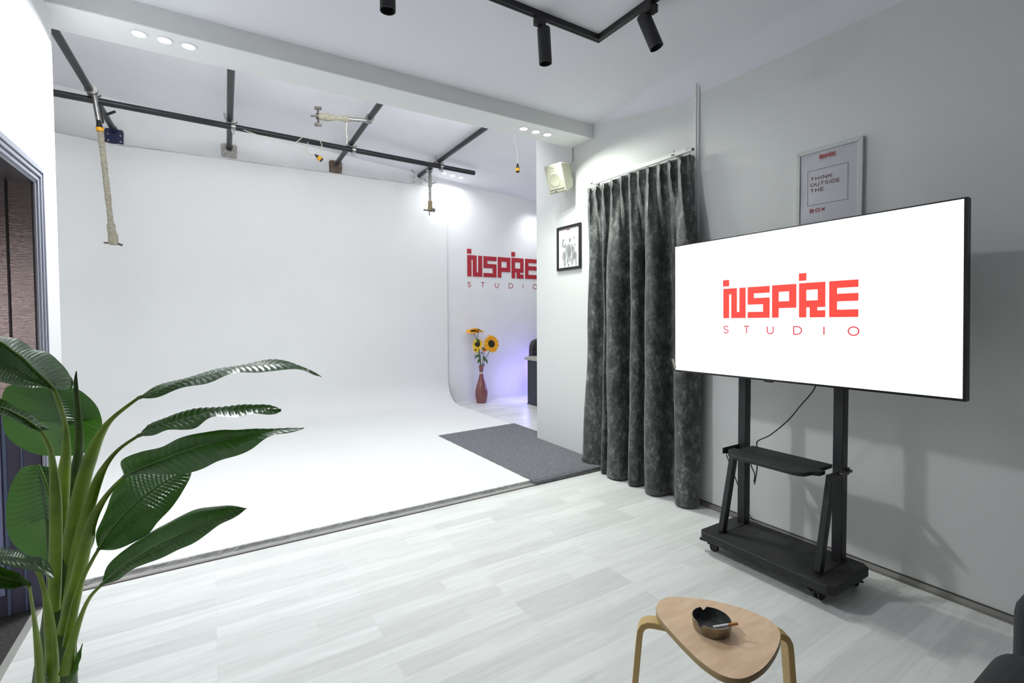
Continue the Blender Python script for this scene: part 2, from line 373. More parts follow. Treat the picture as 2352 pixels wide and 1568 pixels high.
# ------------------------------------------------------------------ downlights
def downlight(x, y, z, label, group, watts, col=COOL, tilt=0.0, spot=128, e=True, d=(0, 0, -1)):
    t = thing('downlight', label, 'ceiling light', (x, y, z), group)
    if tilt: t.rotation_euler = (0, math.atan(.081), 0)
    B().lathe([(.032, 0), (.046, 0), (.045, -.004), (.036, -.006), (.032, -.003)], n=32, closed=True).build('trim_ring', RINGM, t, smooth=True, local=True)
    B().lathe([(.001, -.001), (.033, -.001), (.031, -.004), (.001, -.006)], n=32, closed=True).build('lamp_glass', EMITW, t, smooth=True, local=True)
    lo = lamp('downlight_lamp', 'AREA', (x, y, z-.012), watts, col, .06, None, d); lo.data.shape = 'DISK'; lo.data.spread = math.radians(spot)
    return t
GB = 'round downlights in the underside of the white beam'
for x, y, s in ((-.318, 3.481, 'leftmost of the three'), (-.196, 3.484, 'middle one of the three'), (-.077, 3.488, 'right one of the three')):
    downlight(x, y, 3.033, 'round lit downlight in the white beam, %s at its left end' % s, GB, DOWN_W*1.04, spot=160, d=(.15, -.15, -1))
for x, y, s in ((2.378, 3.513, 'left one of the three'), (2.511, 3.515, 'middle one of the three'), (2.637, 3.515, 'right one of the three')):
    downlight(x, y, 3.033, 'round lit downlight in the white beam above the wall speaker, %s' % s, GB, DOWN_W*.52, GREENW, spot=138, d=(.0, -.28, -1))
GC = 'downlights in the sloping studio ceiling'
for x, s in ((3.05, 'left'), (3.19, 'middle'), (3.33, 'right')):
    downlight(x, 6.64, zc(x)-.002, 'small lit downlight in the studio ceiling near the far wall, %s of three' % s, GC, FAR_W, COOL, 1, 150, d=(.05, .10, -1))
for x in (4.75, 4.95):
    lamp('office_downlight', 'SPOT', (x, 6.62, zc(x)-.02), FAR_W*9, COOL, .06, 110, (.1, .12, -1), 1)
# unseen fill panels added behind the beam to light the cyclorama evenly
for i, (x, s) in enumerate(((-.75, 'left'), (.75, 'second'), (2.2, 'third'), (4.1, 'right'))):
    t = thing('fill_panel', 'added unseen fill panel on the studio ceiling behind the beam, %s of four' % s, 'ceiling light', (x, 4.14, zc(x)-.17), 'added fill panels on the studio ceiling')
    t.rotation_euler = (math.radians(52), math.atan(.081), 0)
    B().tube([(0, 0, 0), (0, .10, .16)], .02, 10).build('fill_panel_stem', RINGM, t, local=True)
    B().box(-.31, .31, -.31, .31, -.025, -.002).build('fill_panel_frame', RINGM, t, local=True)
    B().box(-.29, .29, -.29, .29, -.028, -.0255).build('fill_panel_diffuser', FILL_PANEL, t, local=True)
lamp('desk_led', 'POINT', (4.42, 6.44, .35), 7, (.34, .32, 1.0), .05)
lamp('desk_led', 'POINT', (4.95, 6.72, .5), 6, (.3, .2, 1.0), .05)
lamp('corner_lamp', 'POINT', (-1.45, 4.1, 3.3), .7, (1, .45, .15), .05)

# ------------------------------------------------------------------ pipe grid
DX = .024
def pipe_x(x0, y): return x0+DX*(y-6.55)
GP = 'dark scaffold pipes under the studio ceiling'
rails = [(-.885, 'leftmost pipe running to the blue wall plate'), (.24, 'second pipe from the left, ending at the plaster-spotted plate'), (1.525, 'third pipe from the left, carrying the taped sideways arm'), (2.72, 'rightmost pipe towards the wall, ending at the white plate')]
for x0, s in rails:
    o = B().tube([(pipe_x(x0, y), y, 3.5) for y in (3.69, 5, 6.2, 6.86)], .03, 16).build('scaffold_pipe', PIPE, smooth=True)
    tag(o, 'dark round %s' % s, 'pipe', GP)
cross = lambda x: 5.86+.053*(x+1.15)
o = B().tube([(x, cross(x), 3.434) for x in (-1.88, -.5, 1, 2.2, 3.27)], .031, 16).build('scaffold_pipe', PIPE, smooth=True)
tag(o, 'longest dark pipe crossing under the other four pipes from left to right', 'pipe', GP)
# wall plates
GW = 'wall plates that hold the pipe ends'
for (x0, _), m, s in zip(rails, (NAVY, PLASTER, RUST, WPLATE), ('navy blue', 'plaster-spotted grey', 'bare brown metal', 'white painted')):
    x = pipe_x(x0, 6.9)
    t = thing('wall_plate', '%s square plate on the upper studio wall holding a pipe end' % s, 'plate', (x, 6.925, 3.5), GW)
    dz = -.03 if m is not NAVY else -.07
    b = B().prism([(x-.085, 3.42+dz), (x+.08, 3.415+dz), (x+.085, 3.56+dz), (x+.075, 3.585+dz), (x-.07, 3.585+dz), (x-.09, 3.56+dz)], 6.912, 6.929, 1); b.build('plate', m, t, bevel=.003)
    B().tube([(x, 6.912, 3.5), (x, 6.84, 3.5)], .036, 16).build('socket', m if m is not PLASTER else PIPE, t, smooth=True)
    for a in (-.055, .055):
        for c in (-.05, .02): B().lathe([(.001, 0), (.009, 0), (.009, .006), (.001, .007)], (x+a, 6.912, 3.5+c+dz), (0, -1, 0), 10).build('bolt', STEEL, t)
    if m is WPLATE:
        B().tube([(x-.14, 6.80, 3.56), (x-.08, 6.82, 3.53)], .008, 8).build('set_screw', STEEL, t); B().tube([(x+.05, 6.80, 3.46), (x+.12, 6.79, 3.41)], .008, 8).build('set_screw', STEEL, t)
# clamps at the crossings
GK = 'steel clamps where the pipes cross'
for (x0, _), s in zip(rails, ('leftmost crossing, above the blue plate', 'second crossing from the left', 'third crossing, below the sideways arm', 'rightmost crossing, near the end of the long pipe')):
    y = cross(x0); x = pipe_x(x0, y)
    t = thing('pipe_clamp', 'small steel swivel clamp at the %s' % s, 'clamp', (x, y, 3.467), GK)
    dx = .03
    B().lathe([(.031, -.02), (.041, -.02), (.041, .02), (.031, .02)], (x+dx, cross(x), 3.434), (1, .05, 0), 18).obox((x+dx, y, 3.392), (1, 0, 0), (0, 1, 0), (0, 0, 1), .018, .026, .008).build('lower_jaw', STEEL, t, smooth=True)
    B().lathe([(.0305, -.02), (.04, -.02), (.04, .02), (.0305, .02)], (x, y+.005, 3.5), (0, 1, 0), 18).build('upper_jaw', STEEL, t, smooth=True)
    B().tube([(x+dx, y-.03, 3.40), (x+dx, y-.03, 3.345)], .006, 8).obox((x+dx, y-.03, 3.372), (1, 0, 0), (0, 1, 0), (0, 0, 1), .014, .004, .012).tube([(x-.045, y-.01, 3.50), (x-.05, y-.01, 3.57)], .006, 8).obox((x-.048, y-.01, 3.545), (1, 0, 0), (0, 1, 0), (0, 0, 1), .014, .005, .01).tube([(x+.045, y, 3.47), (x+.07, y-.01, 3.49)], .008, 8).build('wing_bolt', STEEL, t)
# left drop arm, wrapped in tape
random.seed(5)
t = thing('hanging_clamp', 'long tape-wrapped arm hanging from the leftmost pipe crossing', 'light arm', (-.86, 5.83, 3.40))
top = Vector((-.875, 5.82, 3.46)); a1 = Vector((-.84, 5.83, 3.16)); a2 = Vector((-.775, 5.83, 2.18))
B().tube([top, a1], .022, 12).lathe([(.033, -.02), (.043, -.02), (.043, .02), (.033, .02)], (-.885, 5.79, 3.5), (0, 1, 0), 16).build('upper_tube', STEEL, t, smooth=True)
P = [a1.lerp(a2, k/60) for k in range(61)]
B().tube(P, [.021+.0045*random.random()+(.010 if k > 53 else 0)-.00006*k*0 for k in range(61)], 12).build('taped_tube', TAPE, t)
B().tube([a1+Vector((-.006, -.02, .075)), a1+Vector((-.002, -.02, .01))], [.016, .027], 12).build('plug_body', CABLEB, t)
B().tube([a1+Vector((-.003, -.012, .012)), a1+Vector((0, -.012, -.022))], .030, 14).build('plug_ring', YEL, t)
bt = Vector((-.768, 5.83, 2.10))
B().lathe([(.034, .10), (.040, .06), (.038, 0), (.03, -.012)], bt, (0, 0, 1), 14).build('end_block', TAPE, t, smooth=True)
B().tube([bt+Vector((-.07, 0, .004)), bt+Vector((.065, 0, -.006))], .007, 8).obox(bt+Vector((-.055, 0, .004)), (1, 0, 0), (0, 1, 0), (0, 0, 1), .016, .006, .007).obox(bt+Vector((.052, 0, -.005)), (1, 0, -.4), (0, 1, 0), (.4, 0, 1), .018, .007, .010).build('wing_bolt', DSTEEL, t)
B().obox((-.86, 5.97, 3.36), (1, 0, 0), (0, 1, -.9), (0, .9, 1), .02, .10, .013).tube([(-.80, 5.9, 3.33), (-.73, 5.86, 3.36)], .012, 8).build('side_bracket', PIPE, t)
# right drop arm
t = thing('hanging_clamp', 'short chrome arm with brown tape hanging from the rightmost pipe near the wall', 'light arm', (2.70, 6.4, 3.46))
x = pipe_x(2.72, 6.4)
B().lathe([(.0305, -.025), (.042, -.025), (.042, .025), (.0305, .025)], (x, 6.4, 3.5), (0, 1, 0), 16).obox((x-.02, 6.38, 3.455), (1, .2, -.1), (0, 1, 0), (0, 0, 1), .05, .02, .007).build('collar', STEEL, t, smooth=True)
B().tube([(x, 6.4, 3.45), (x+.002, 6.4, 3.24)], .024, 12).build('upper_tube', STEEL, t, smooth=True)
B().tube([(x, 6.4, 3.245), (x, 6.4, 3.02)], .018, 12).lathe([(.02, 0), (.028, 0), (.028, .015), (.02, .015)], (x, 6.4, 3.235), (0, 0, 1), 14).build('lower_tube', STEEL, t, smooth=True)
B().tube([(x+.02, 6.39, 3.27), (x+.06, 6.38, 3.30), (x+.085, 6.38, 3.295)], .007, 8).build('lever', STEEL, t)
B().lathe([(.026, .13), (.032, .11), (.029, .06), (.036, .03), (.034, 0), (.02, -.01)], (x, 6.4, 2.905), (0, 0, 1), 12).build('tape_wrap', TAPE2, t)
B().tube([(x-.10, 6.4, 2.90), (x+.0, 6.4, 2.895)], .009, 8).obox((x+.03, 6.38, 2.905), (1, 0, 0), (0, 1, 0), (0, 0, 1), .03, .02, .022).tube([(x-.012, 6.4, 2.90), (x-.014, 6.4, 2.83)], .008, 8).build('socket_head', DSTEEL, t)
# sideways arm on the third pipe
t = thing('sideways_arm', 'tape-wrapped clamp arm sticking out to the left from the third pipe', 'light arm', (1.49, 5.15, 3.47))
A0 = Vector((pipe_x(1.525, 5.12), 5.12, 3.47)); A1 = Vector((.965, 5.30, 3.475)); dr = (A1-A0).normalized()
def al(k): return A0.lerp(A1, k)
B().lathe([(.0305, -.03), (.043, -.03), (.043, .03), (.0305, .03)], A0+Vector((0, 0, .03)), (0, 1, 0), 16).obox(A0+Vector((-.01, 0, -.012)), (1, 0, 0), (0, 1, 0), (0, 0, 1), .03, .035, .006).build('collar', STEEL, t, smooth=True)
B().tube([al(0), al(.48)], .020, 12).build('chrome_tube', STEEL, t, smooth=True)
rr = [.030, .031, .034, .030, .024, .022, .023, .025, .028, .035, .040, .036, .034, .035, .034]
B().tube([al(.36+.55*k/14) for k in range(15)], [q*(.92+.16*random.random()) for q in rr], 12).build('tape_wrap', TAPE, t)
B().tube([al(.90), al(.965)], .030, 12).tube([al(.96), al(1.06)], .008, 8).build('socket_head', DSTEEL, t, smooth=True)
k0 = al(.93)
for s in (1, -1):
    B().tube([k0, k0+Vector((0, 0, .085*s))], .010, 8).obox(k0+Vector((0, 0, .085*s)), dr, (0, 1, 0), (0, 0, 1), .034, .012, .013).build('wing_knob', DSTEEL, t)
B().tube(cr([al(.41)+Vector((0, 0, -.02)), al(.43)+Vector((0, 0, -.10)), al(.42)+Vector((.0, 0, -.18)), al(.42)+Vector((0, 0, -.26))], 6), .005, 6).build('loose_cord', CABLEW, t)
# cable along the long pipe ending in a plug, and a plug hanging from the ceiling
t = thing('power_cable', 'cream cable wound along the long pipe with a yellow-ringed plug', 'cable', (.8, 5.9, 3.43))
pts = [(.2, 5.915, 3.455), (.5, 5.92, 3.385), (.68, 5.92, 3.365), (.82, 5.92, 3.355), (.88, 5.90, 3.38), (.93, 5.90, 3.43), (.95, 5.94, 3.47), (.98, 6.0, 3.42), (.90, 5.98, 3.32)]
B().tube(cr(pts[:7], 8), .005, 6).build('cable', CABLEW, t, smooth=True)
loop = [(.955, 5.93, 3.385), (.98, 5.90, 3.34), (1.0, 5.90, 3.29), (1.055, 5.90, 3.268), (1.12, 5.90, 3.30), (1.155, 5.90, 3.37), (1.13, 5.91, 3.45), (1.06, 5.94, 3.475), (1.02, 5.96, 3.44), (1.0, 5.93, 3.36), (.985, 5.90, 3.30), (1.03, 5.90, 3.266), (1.075, 5.90, 3.268)]
B().tube(cr(loop, 8), .005, 6).build('cable', CABLEW, t, smooth=True)
pd = Vector((1, -.1, -.75)).normalized(); p0 = Vector((1.075, 5.9, 3.272))
B().lathe([(.007, 0), (.012, .02), (.022, .045), (.024, .06), (.024, .095), (.020, .10)], p0, pd, 14).build('plug_body', CABLEB, t, smooth=True)
B().lathe([(.0255, .045), (.0265, .05), (.0265, .078), (.0255, .082)], p0, pd, 14, closed=True).build('plug_ring', YEL, t, smooth=True)
t = thing('hanging_plug', 'cream cable with a yellow and black plug hanging from the studio ceiling', 'cable', (2.94, 4.5, 3.54))
B().tube(cr([(2.90, 4.5, 3.55), (2.924, 4.5, 3.41), (2.935, 4.5, 3.33), (2.955, 4.5, 3.24), (2.964, 4.5, 3.16), (2.960, 4.5, 3.09)], 6), .0045, 6).build('cable', CABLEW, t, smooth=True)
B().lathe([(.006, 0), (.010, -.012), (.016, -.04), (.021, -.052), (.021, -.095), (.018, -.10)], (2.963, 4.5, 3.092), (0, 0, 1), 14).build('plug_body', CABLEB, t, smooth=True)
B().lathe([(.0215, -.055), (.0235, -.058), (.0235, -.085), (.0215, -.088)], (2.963, 4.5, 3.092), (0, 0, 1), 14, closed=True).build('plug_ring', YEL, t, smooth=True)

# ------------------------------------------------------------------ black lighting track with two spots
t = thing('track_rail', 'black L-shaped lighting track on the ceiling', 'light track', (2.13, 2.30, CZ))
B().box(-.6, 2.147, 2.283, 2.317, CZ-.034, CZ).box(2.113, 2.147, .9, 2.283, CZ-.034, CZ).build('track', BLACKM, t, bevel=.002)
B().box(-.6, 2.139, 2.294, 2.306, CZ-.0345, CZ-.0335).build('track_slot', mat('slot dark', (.003, .003, .003), .9), t)
def spot(lbl, base, ax, c0):
    t = thing('track_spot', lbl, 'spotlight', base, 'black spotlights on the track')
    x, y, z = base
    B().box(x-.033, x+.033, y-.02, y+.02, z-.045, z).build('adapter', BLACKM, t, bevel=.004)
    c0 = Vector(c0); ax = Vector(ax).normalized()
    B().tube([(x, y, z-.04), c0], .009, 10).build('swivel', BLACKM, t)
    L = .20
    B().lathe([(.036, 0), (.038, .003), (.038, L), (.034, L), (.030, L-.03), (.001, L-.032)], c0, ax, 32).build('lamp_body', BLACKM, t, smooth=True)
spot('black cylinder spotlight hanging straight down from the long side of the track', (1.672, 2.30, CZ-.034), (.07, 0, -1), (1.700, 2.30, 3.077))
spot('black cylinder spotlight tilted outwards near the upper edge of the photo', (2.13, 1.875, CZ-.034), (.28, -.28, -1), (2.12, 1.925, 3.085))
spot('black cylinder spotlight at the top edge of the photo, left of the others', (.76, 2.30, CZ-.034), (.0, .0, -1), (.765, 2.30, 3.077))

# ------------------------------------------------------------------ lettering
def ribbon(b, P, w, n, flat_z, closed=False):
    pass
def strokes(ch, w):
    g = {
     'T': [[(0, 1), (w, 1)], [(w/2, 0), (w/2, 1)]], 'I': [[(w/2, 0), (w/2, 1)]], 'H': [[(0, 0), (0, 1)], [(w, 0), (w, 1)], [(0, .5), (w, .5)]],
     'N': [[(0, 0), (0, 1), (w, 0), (w, 1)]], 'K': [[(0, 0), (0, 1)], [(w, 1), (0, .38)], [(.35*w, .62), (w, 0)]],
     'E': [[(w, 1), (0, 1), (0, 0), (w, 0)], [(0, .5), (w*.9, .5)]], 'X': [[(0, 0), (w, 1)], [(0, 1), (w, 0)]],
     'F': [[(w, 1), (0, 1), (0, 0)], [(0, .5), (w*.9, .5)]], 'A': [[(0, 0), (w/2, 1), (w, 0)], [(.2*w, .35), (.8*w, .35)]],
    }
    if ch in g: return g[ch]
    arc = lambda cx, cy, rx, ry, a, b, n=18: [(cx+rx*math.cos(math.radians(a+(b-a)*k/n)), cy+ry*math.sin(math.radians(a+(b-a)*k/n))) for k in range(n+1)]
    if ch == 'O': return [arc(w/2, .5, w/2, .5, 0, 360, 40)]
    if ch == 'C': return [arc(w/2, .5, w/2, .5, 45, 315, 30)]
    if ch == 'G': return [arc(w/2, .5, w/2, .5, 45, 340, 30)+[(w, .5), (w*.6, .5)]]
    if ch == 'U': return [[(0, 1)]+arc(w/2, w/2, w/2, w/2, 180, 360)+[(w, 1)]]
    if ch == 'D': return [[(0, 0), (0, 1), (w*.42, 1)]+arc(w*.42, .5, w*.58, .5, 90, -90)[1:]+[(0, 0)]]
    if ch == 'B': return [[(0, 0), (0, 1), (w*.55, 1)]+arc(w*.55, .76, w*.35, .24, 90, -90)[1:]+[(0, .52)], [(w*.55, .52)]+arc(w*.6, .26, w*.4, .26, 90, -90)[1:]+[(0, 0)]]
    if ch == 'R': return [[(0, 0), (0, 1), (w*.55, 1)]+arc(w*.55, .72, w*.4, .28, 90, -90)[1:]+[(0, .44)], [(w*.55, .44), (w, 0)]]
    if ch == 'S':
        q = [(.95, .84), (.75, .96), (.48, 1), (.18, .92), (.07, .74), (.22, .58), (.5, .5), (.8, .42), (.94, .26), (.82, .08), (.5, 0), (.22, .04), (.03, .16)]
        return [[(p.x*w, p.y) for p in cr([(a, b, 0) for a, b in q], 4)]]
    return []
def letter(b, ch, u, v, w, h, st, X):
    # X maps (u, v, depth) to 3D
    for P in strokes(ch, w/h if h else 1):
        P = [Vector((u+p[0]*h, v+p[1]*h)) for p in P]
        L = []; Rr = []
        for i, p in enumerate(P):
            closed = (P[0]-P[-1]).length < 1e-6
            a = P[i-1] if i else (P[-2] if closed else None); c = P[i+1] if i < len(P)-1 else (P[1] if closed else None)
            d1 = (p-a).normalized() if a is not None else (c-p).normalized(); d2 = (c-p).normalized() if c is not None else d1
            n1 = Vector((-d1.y, d1.x)); n2 = Vector((-d2.y, d2.x)); m = n1+n2
            m = m.normalized() if m.length > 1e-6 else n1
            k = st/2/max(.35, m.dot(n1)); L.append(p+m*k); Rr.append(p-m*k)
        n = len(P); V = [X(q.x, q.y, 1) for q in L]+[X(q.x, q.y, 1) for q in Rr]
        b.add(V, [(i, i+n, i+n+1, i+1) for i in range(n-1)])
LOGO = [(-.366, -.326, .122, .160),
        (-.364, -.326, -.065, .109), (-.326, -.313, .074, .109), (-.313, -.277, -.065, .109), (-.277, -.262, -.065, -.029), (-.262, -.224, -.065, .109),
        (-.212, -.175, .010, .109), (-.175, -.086, .072, .109), (-.175, -.086, .010, .046), (-.123, -.086, -.031, .010), (-.212, -.086, -.065, -.031),
        (-.073, -.037, -.065, .110), (-.037, .017, .073, .110), (-.037, .054, -.014, .022), (.017, .054, .022, .110),
        (.066, .103, .123, .162),
        (.067, .103, -.065, .111), (.103, .157, .075, .111), (.157, .192, -.014, .111), (.103, .157, -.014, .021), (.119, .155, -.065, -.014), (.155, .192, -.065, -.030),
        (.209, .244, -.065, .111), (.244, .334, .076, .111), (.244, .334, .011, .048), (.244, .334, -.065, -.029)]
STUD = [('S', -.361, .030), ('T', -.235, .033), ('U', -.099, .033), ('D', .041, .039), ('I', .181, .010), ('O', .293, .043)]
def logo(X, m1, m2, parent, local, depth, thin=.0062, studio=True):
    b = B()
    for a, c, v0, v1 in LOGO:
        V = [X(u, v, d) for d in (0, depth) for u, v in ((a, v0), (c, v0), (c, v1), (a, v1))]
        b.add(V, [(4, 5, 6, 7), (0, 1, 5, 4), (1, 2, 6, 5), (2, 3, 7, 6), (3, 0, 4, 7)])
    o = b.build('logo_letters', m1, parent, local=local)
    if studio:
        b = B()
        for ch, u, w in STUD: letter(b, ch, u, -.152, w, .040, thin, lambda x, y, d: X(x, y, depth*d))
        b.build('logo_subtitle', m2, parent, local=local)
    return o
def text(b, s, u, v, h, w, gap, st, X):
    for ch in s:
        cw = {'I': .12*h, 'O': w*1.12, 'E': w*.8, 'S': w*.85, 'T': w*.95}.get(ch, w)
        if ch != ' ': letter(b, ch, u, v, cw, h, st, X)
        u += cw+gap
# wall logo
t = thing('wall_sign', 'large red wall lettering with small STUDIO line on the far studio wall', 'sign', (4.3, 6.93, 2.2))
S_ = 1.975
Xw = lambda u, v, d: (3.572+(u+.366)*S_, 6.929-d, 2.163+v*S_)
for rects, nm in ((LOGO[0:1], 'letter_dot'), (LOGO[1:6], 'letter'), (LOGO[6:11], 'letter'), (LOGO[11:15], 'letter'), (LOGO[15:16], 'letter_dot'), (LOGO[16:22], 'letter'), (LOGO[22:], 'letter')):
    b = B()
    for a, c, v0, v1 in rects: b.add([Xw(u, v, d) for d in (0, .006) for u, v in ((a, v0), (c, v0), (c, v1), (a, v1))], [(4, 5, 6, 7), (0, 1, 5, 4), (1, 2, 6, 5), (2, 3, 7, 6), (3, 0, 4, 7)])
    b.build(nm, RED, t)
for ch, u, w in STUD:
    b = B(); letter(b, ch, u, -.152, w, .040, .0052, lambda x, y, d: Xw(x, y, .002*d)); b.build('small_letter', RED, t)

# ------------------------------------------------------------------ television on its stand
tv = thing('television', 'large flat television showing a red logo on a white screen', 'television', (2.6, 1.3766, 1.4446), rot=(-.0115, .0035, -.014))
def X_(u, v, d): return (-.0005-d*1.0, -u, v)
HW, HH = .714, .4105
B().box(.0, .032, -HW, HW, -HH, HH).build('housing', BLACK, tv, local=True, bevel=.003)
B().box(.032, .07, -.5, .5, -.3, .25).build('back_cover', BLACKM, tv, local=True, bevel=.015)
B().box(-.0035, 0, -HW, -.702, -HH, HH).box(-.0035, 0, .7115, HW, -HH, HH).box(-.0035, 0, -.702, .7115, -HH, -.400).box(-.0035, 0, -.702, .7115, .4045, HH).build('bezel', mat('bezel gloss', (.01, .008, .012), .25), tv, local=True)
link_mesh('screen', [(-.0006, -.702, -.400), (-.0006, .7115, -.400), (-.0006, .7115, .4045), (-.0006, -.702, .4045)], [(0, 3, 2, 1)], SCR, tv, local=True)
logo(lambda u, v, d: (-.0008-d, -u, v), SRED, SPINK, tv, True, .0006)
b = B().box(-.004, .02, .075, .115, -HH-.007, -HH+.001); b.build('receiver_tab', BLACK, tv, local=True)
fc = bpy.data.curves.new('menu_text', 'FONT'); fc.body = 'Photoshop   File   Edit   Image   Layer   Type   Select   Filter   3D   View   Plugins   Window   Help'
fc.size = .0095; fc.extrude = 0
fq = bpy.data.objects.new('menu_source', fc); C.objects.link(fq); bpy.context.view_layer.update()
me = bpy.data.meshes.new_from_object(fq.evaluated_get(bpy.context.evaluated_depsgraph_get())); bpy.data.objects.remove(fq)
fo = bpy.data.objects.new('menu_text', me); C.objects.link(fo); fo.parent = tv; me.materials.clear(); me.materials.append(SMENU)
fo.matrix_local = Matrix(((0, 0, -1, -.0012), (-1, 0, 0, .684), (0, 1, 0, .388), (0, 0, 0, 1)))
B().lathe([(.0005, 0), (.003, 0), (.003, .0005)], (-.0008, .700, .390), (-1, 0, 0), 10).build('menu_mark', mat('menu mark', (.1, .1, .14), .5), tv, local=True)
B().obox((-.002, .722, -.36), (1, 0, 0), (0, .35, 1), (0, -1, .35), .0008, .030, .009).build('tape_strip', mat('cellophane tape', (.45, .43, .33), .4), tv, local=True)
st = thing('tv_stand', 'black rolling television stand with a shelf and wide base', 'tv stand', (2.645, 1.435, 0))
def chamfer(x0, x1, y0, y1, c): return [(x0+c, y0), (x1-c, y0), (x1, y0+c), (x1, y1-c), (x1-c, y1), (x0+c, y1), (x0, y1-c), (x0, y0+c)]
B().prism(chamfer(2.448, 2.842, 1.066, 1.790, .03), .072, .119).build('base_board', BOARD, st, bevel=.006)
for y in (1.70, 1.17): B().box(2.50, 2.80, y-.015, y+.015, .1195, .1215).build('foot_plate', BLACKM, st)
for y in (1.711, 1.188):
    B().box(2.752, 2.806, y-.024, y+.024, .12, 1.72).build('post', BLACKM, st, bevel=.003)
    B().obox((2.608, y-.010, .352), (1, 0, -.25), (0, 1, 0), (.25, 0, 1), .020, .016, .238).build('brace_leg', BLACKM, st, bevel=.003)
sh = [(2.80, 1.232), (2.80, 1.668), (2.66, 1.668), (2.655, 1.70), (2.60, 1.70), (2.585, 1.67), (2.53, 1.655), (2.508, 1.62), (2.502, 1.60), (2.502, 1.29), (2.508, 1.262), (2.53, 1.237), (2.585, 1.228), (2.60, 1.20), (2.655, 1.20), (2.66, 1.232)]
B().prism([(a, b) for a, b in sh][::-1], .582, .602).build('shelf', BOARD, st, bevel=.003)
for y in (1.733, 1.163):
    B().box(2.60, 2.82, y-.004, y+.004, .566, .602).build('shelf_bracket', BLACKM, st, bevel=.002)
B().tube([(2.70, 1.158, .59), (2.70, 1.138, .59)], .007, 10).tube([(2.79, 1.158, .592), (2.79, 1.138, .592)], .008, 10).build('shelf_screw', DSTEEL, st)
for z in (1.50, 1.28): B().box(2.69, 2.752, 1.10, 1.80, z, z+.06).build('mounting_rail', BLACKM, st)
def caster(x, y, ang):
    c = bpy.data.objects.new('caster', None); C.objects.link(c); c.parent = st; c.location = Vector((x, y, 0))-st.location
    d = Vector((math.cos(ang), math.sin(ang), 0)); q = Vector((-d.y, d.x, 0)); p = Vector((x, y, 0))
    for s in (-1, 1): B().lathe([(.001, -.006), (.022, -.006), (.025, -.003), (.025, .003), (.022, .006), (.001, .006)], p+d*.012+q*.011*s+Vector((0, 0, .0255)), q, 20).build('wheel', BLACK, c, smooth=True)
    for s in (-1, 1): B().lathe([(.004, .0005), (.0155, .0005), (.0155, .0012), (.012, .0016), (.012, .0008)], p+d*.012+q*.017*s+Vector((0, 0, .0255)), q*s, 20).build('wheel_ring', DSTEEL, c, smooth=True)
    B().obox(p+Vector((0, 0, .055)), d, q, (0, 0, 1), .027, .022, .012).tube([p+Vector((0, 0, .06)), p+Vector((0, 0, .073))], .012, 12).build('fork', BLACK, c, bevel=.004)
    B().obox(p-d*.042+Vector((0, 0, .058)), d-Vector((0, 0, .2)), q, (0, 0, 1), .026, .012, .005).build('brake_pedal', BLACK, c, bevel=.002)
caster(2.515, 1.742, -.9); caster(2.515, 1.165, -.2); caster(2.79, 1.74, .5); caster(2.79, 1.12, .8)
t = thing('power_cable', 'thin black cord running from the television down behind the shelf', 'cable', (2.76, 1.5, 1.0))
B().tube(cr([(2.74, 1.28, 1.10), (2.755, 1.304, 1.0), (2.76, 1.374, .899), (2.76, 1.442, .802), (2.76, 1.539, .70), (2.765, 1.605, .655), (2.79, 1.638, .625), (2.815, 1.65, .58), (2.815, 1.648, .50), (2.80, 1.645, .43), (2.79, 1.65, .37)], 6), .0035, 6).build('cord', CABLEB, t, smooth=True)
B().tube(cr([(2.80, 1.69, .53), (2.80, 1.675, .47), (2.80, 1.655, .43), (2.80, 1.66, .38)], 6), .0032, 6).build('cord', CABLEB, t, smooth=True)
o = thing('wall_outlet', 'white wall socket with a black plug beside the stand shelf', 'socket', (XR, 2.0, .452))
B().box(XR-.010, XR, 1.945, 2.035, .41, .495).build('cover_plate', WHITEP, o, bevel=.004)
B().lathe([(.001, 0), (.02, 0), (.02, .012), (.012, .03), (.001, .032)], (XR-.010, 1.993, .452), (-1, 0, 0), 16).build('plug', BLACK, o, smooth=True)
B().tube(cr([(XR-.04, 1.993, .452), (XR-.06, 1.97, .42), (XR-.05, 1.92, .3), (XR-.03, 1.85, .1), (XR-.03, 1.8, .04)], 5), .0035, 6).build('plug_cord', CABLEB, o, smooth=True)

# ------------------------------------------------------------------ framed posters
f = thing('picture_frame', 'white framed poster reading THINK OUTSIDE THE BOX on the right wall', 'picture', (XR, 1.39, 2.1), 'framed posters on the right wall')
y0, y1, z0, z1, fwid = 1.214, 1.562, 1.895, 2.367, .024
def frame(y0, y1, z0, z1, fw_, m, parent, d=.02):
    for p in ([(y0, z0), (y1, z0), (y1-fw_, z0+fw_), (y0+fw_, z0+fw_)], [(y1, z0), (y1, z1), (y1-fw_, z1-fw_), (y1-fw_, z0+fw_)], [(y1, z1), (y0, z1), (y0+fw_, z1-fw_), (y1-fw_, z1-fw_)], [(y0, z1), (y0, z0), (y0+fw_, z0+fw_), (y0+fw_, z1-fw_)]):
        B().prism(p, XR-d, XR-.001, 0).build('frame_rail', m, parent, bevel=.0025)
frame(y0, y1, z0, z1, fwid, FRAMEW, f)
nv = 14; V = []; F = []; random.seed(8)
for i in range(nv+1):
    for j in range(nv+1):
        a = i/nv; c = j/nv; V.append((XR-.0134-.0012*math.exp(-((a-.1)**2)/.01)*math.sin(c*9)-.0015*math.exp(-((c-.08)**2)/.008)*math.sin(a*4+1), y1-fwid-.0005-(y1-y0-2*fwid-.001)*a, z0+fwid+(z1-z0-2*fwid)*c))
F = [(i*(nv+1)+j, i*(nv+1)+j+1, (i+1)*(nv+1)+j+1, (i+1)*(nv+1)+j) for i in range(nv) for j in range(nv)]
pp = link_mesh('poster_sheet', V, F, mat('glossy sheet', (.50, .50, .54), .33, spec=.4), f, smooth=True)
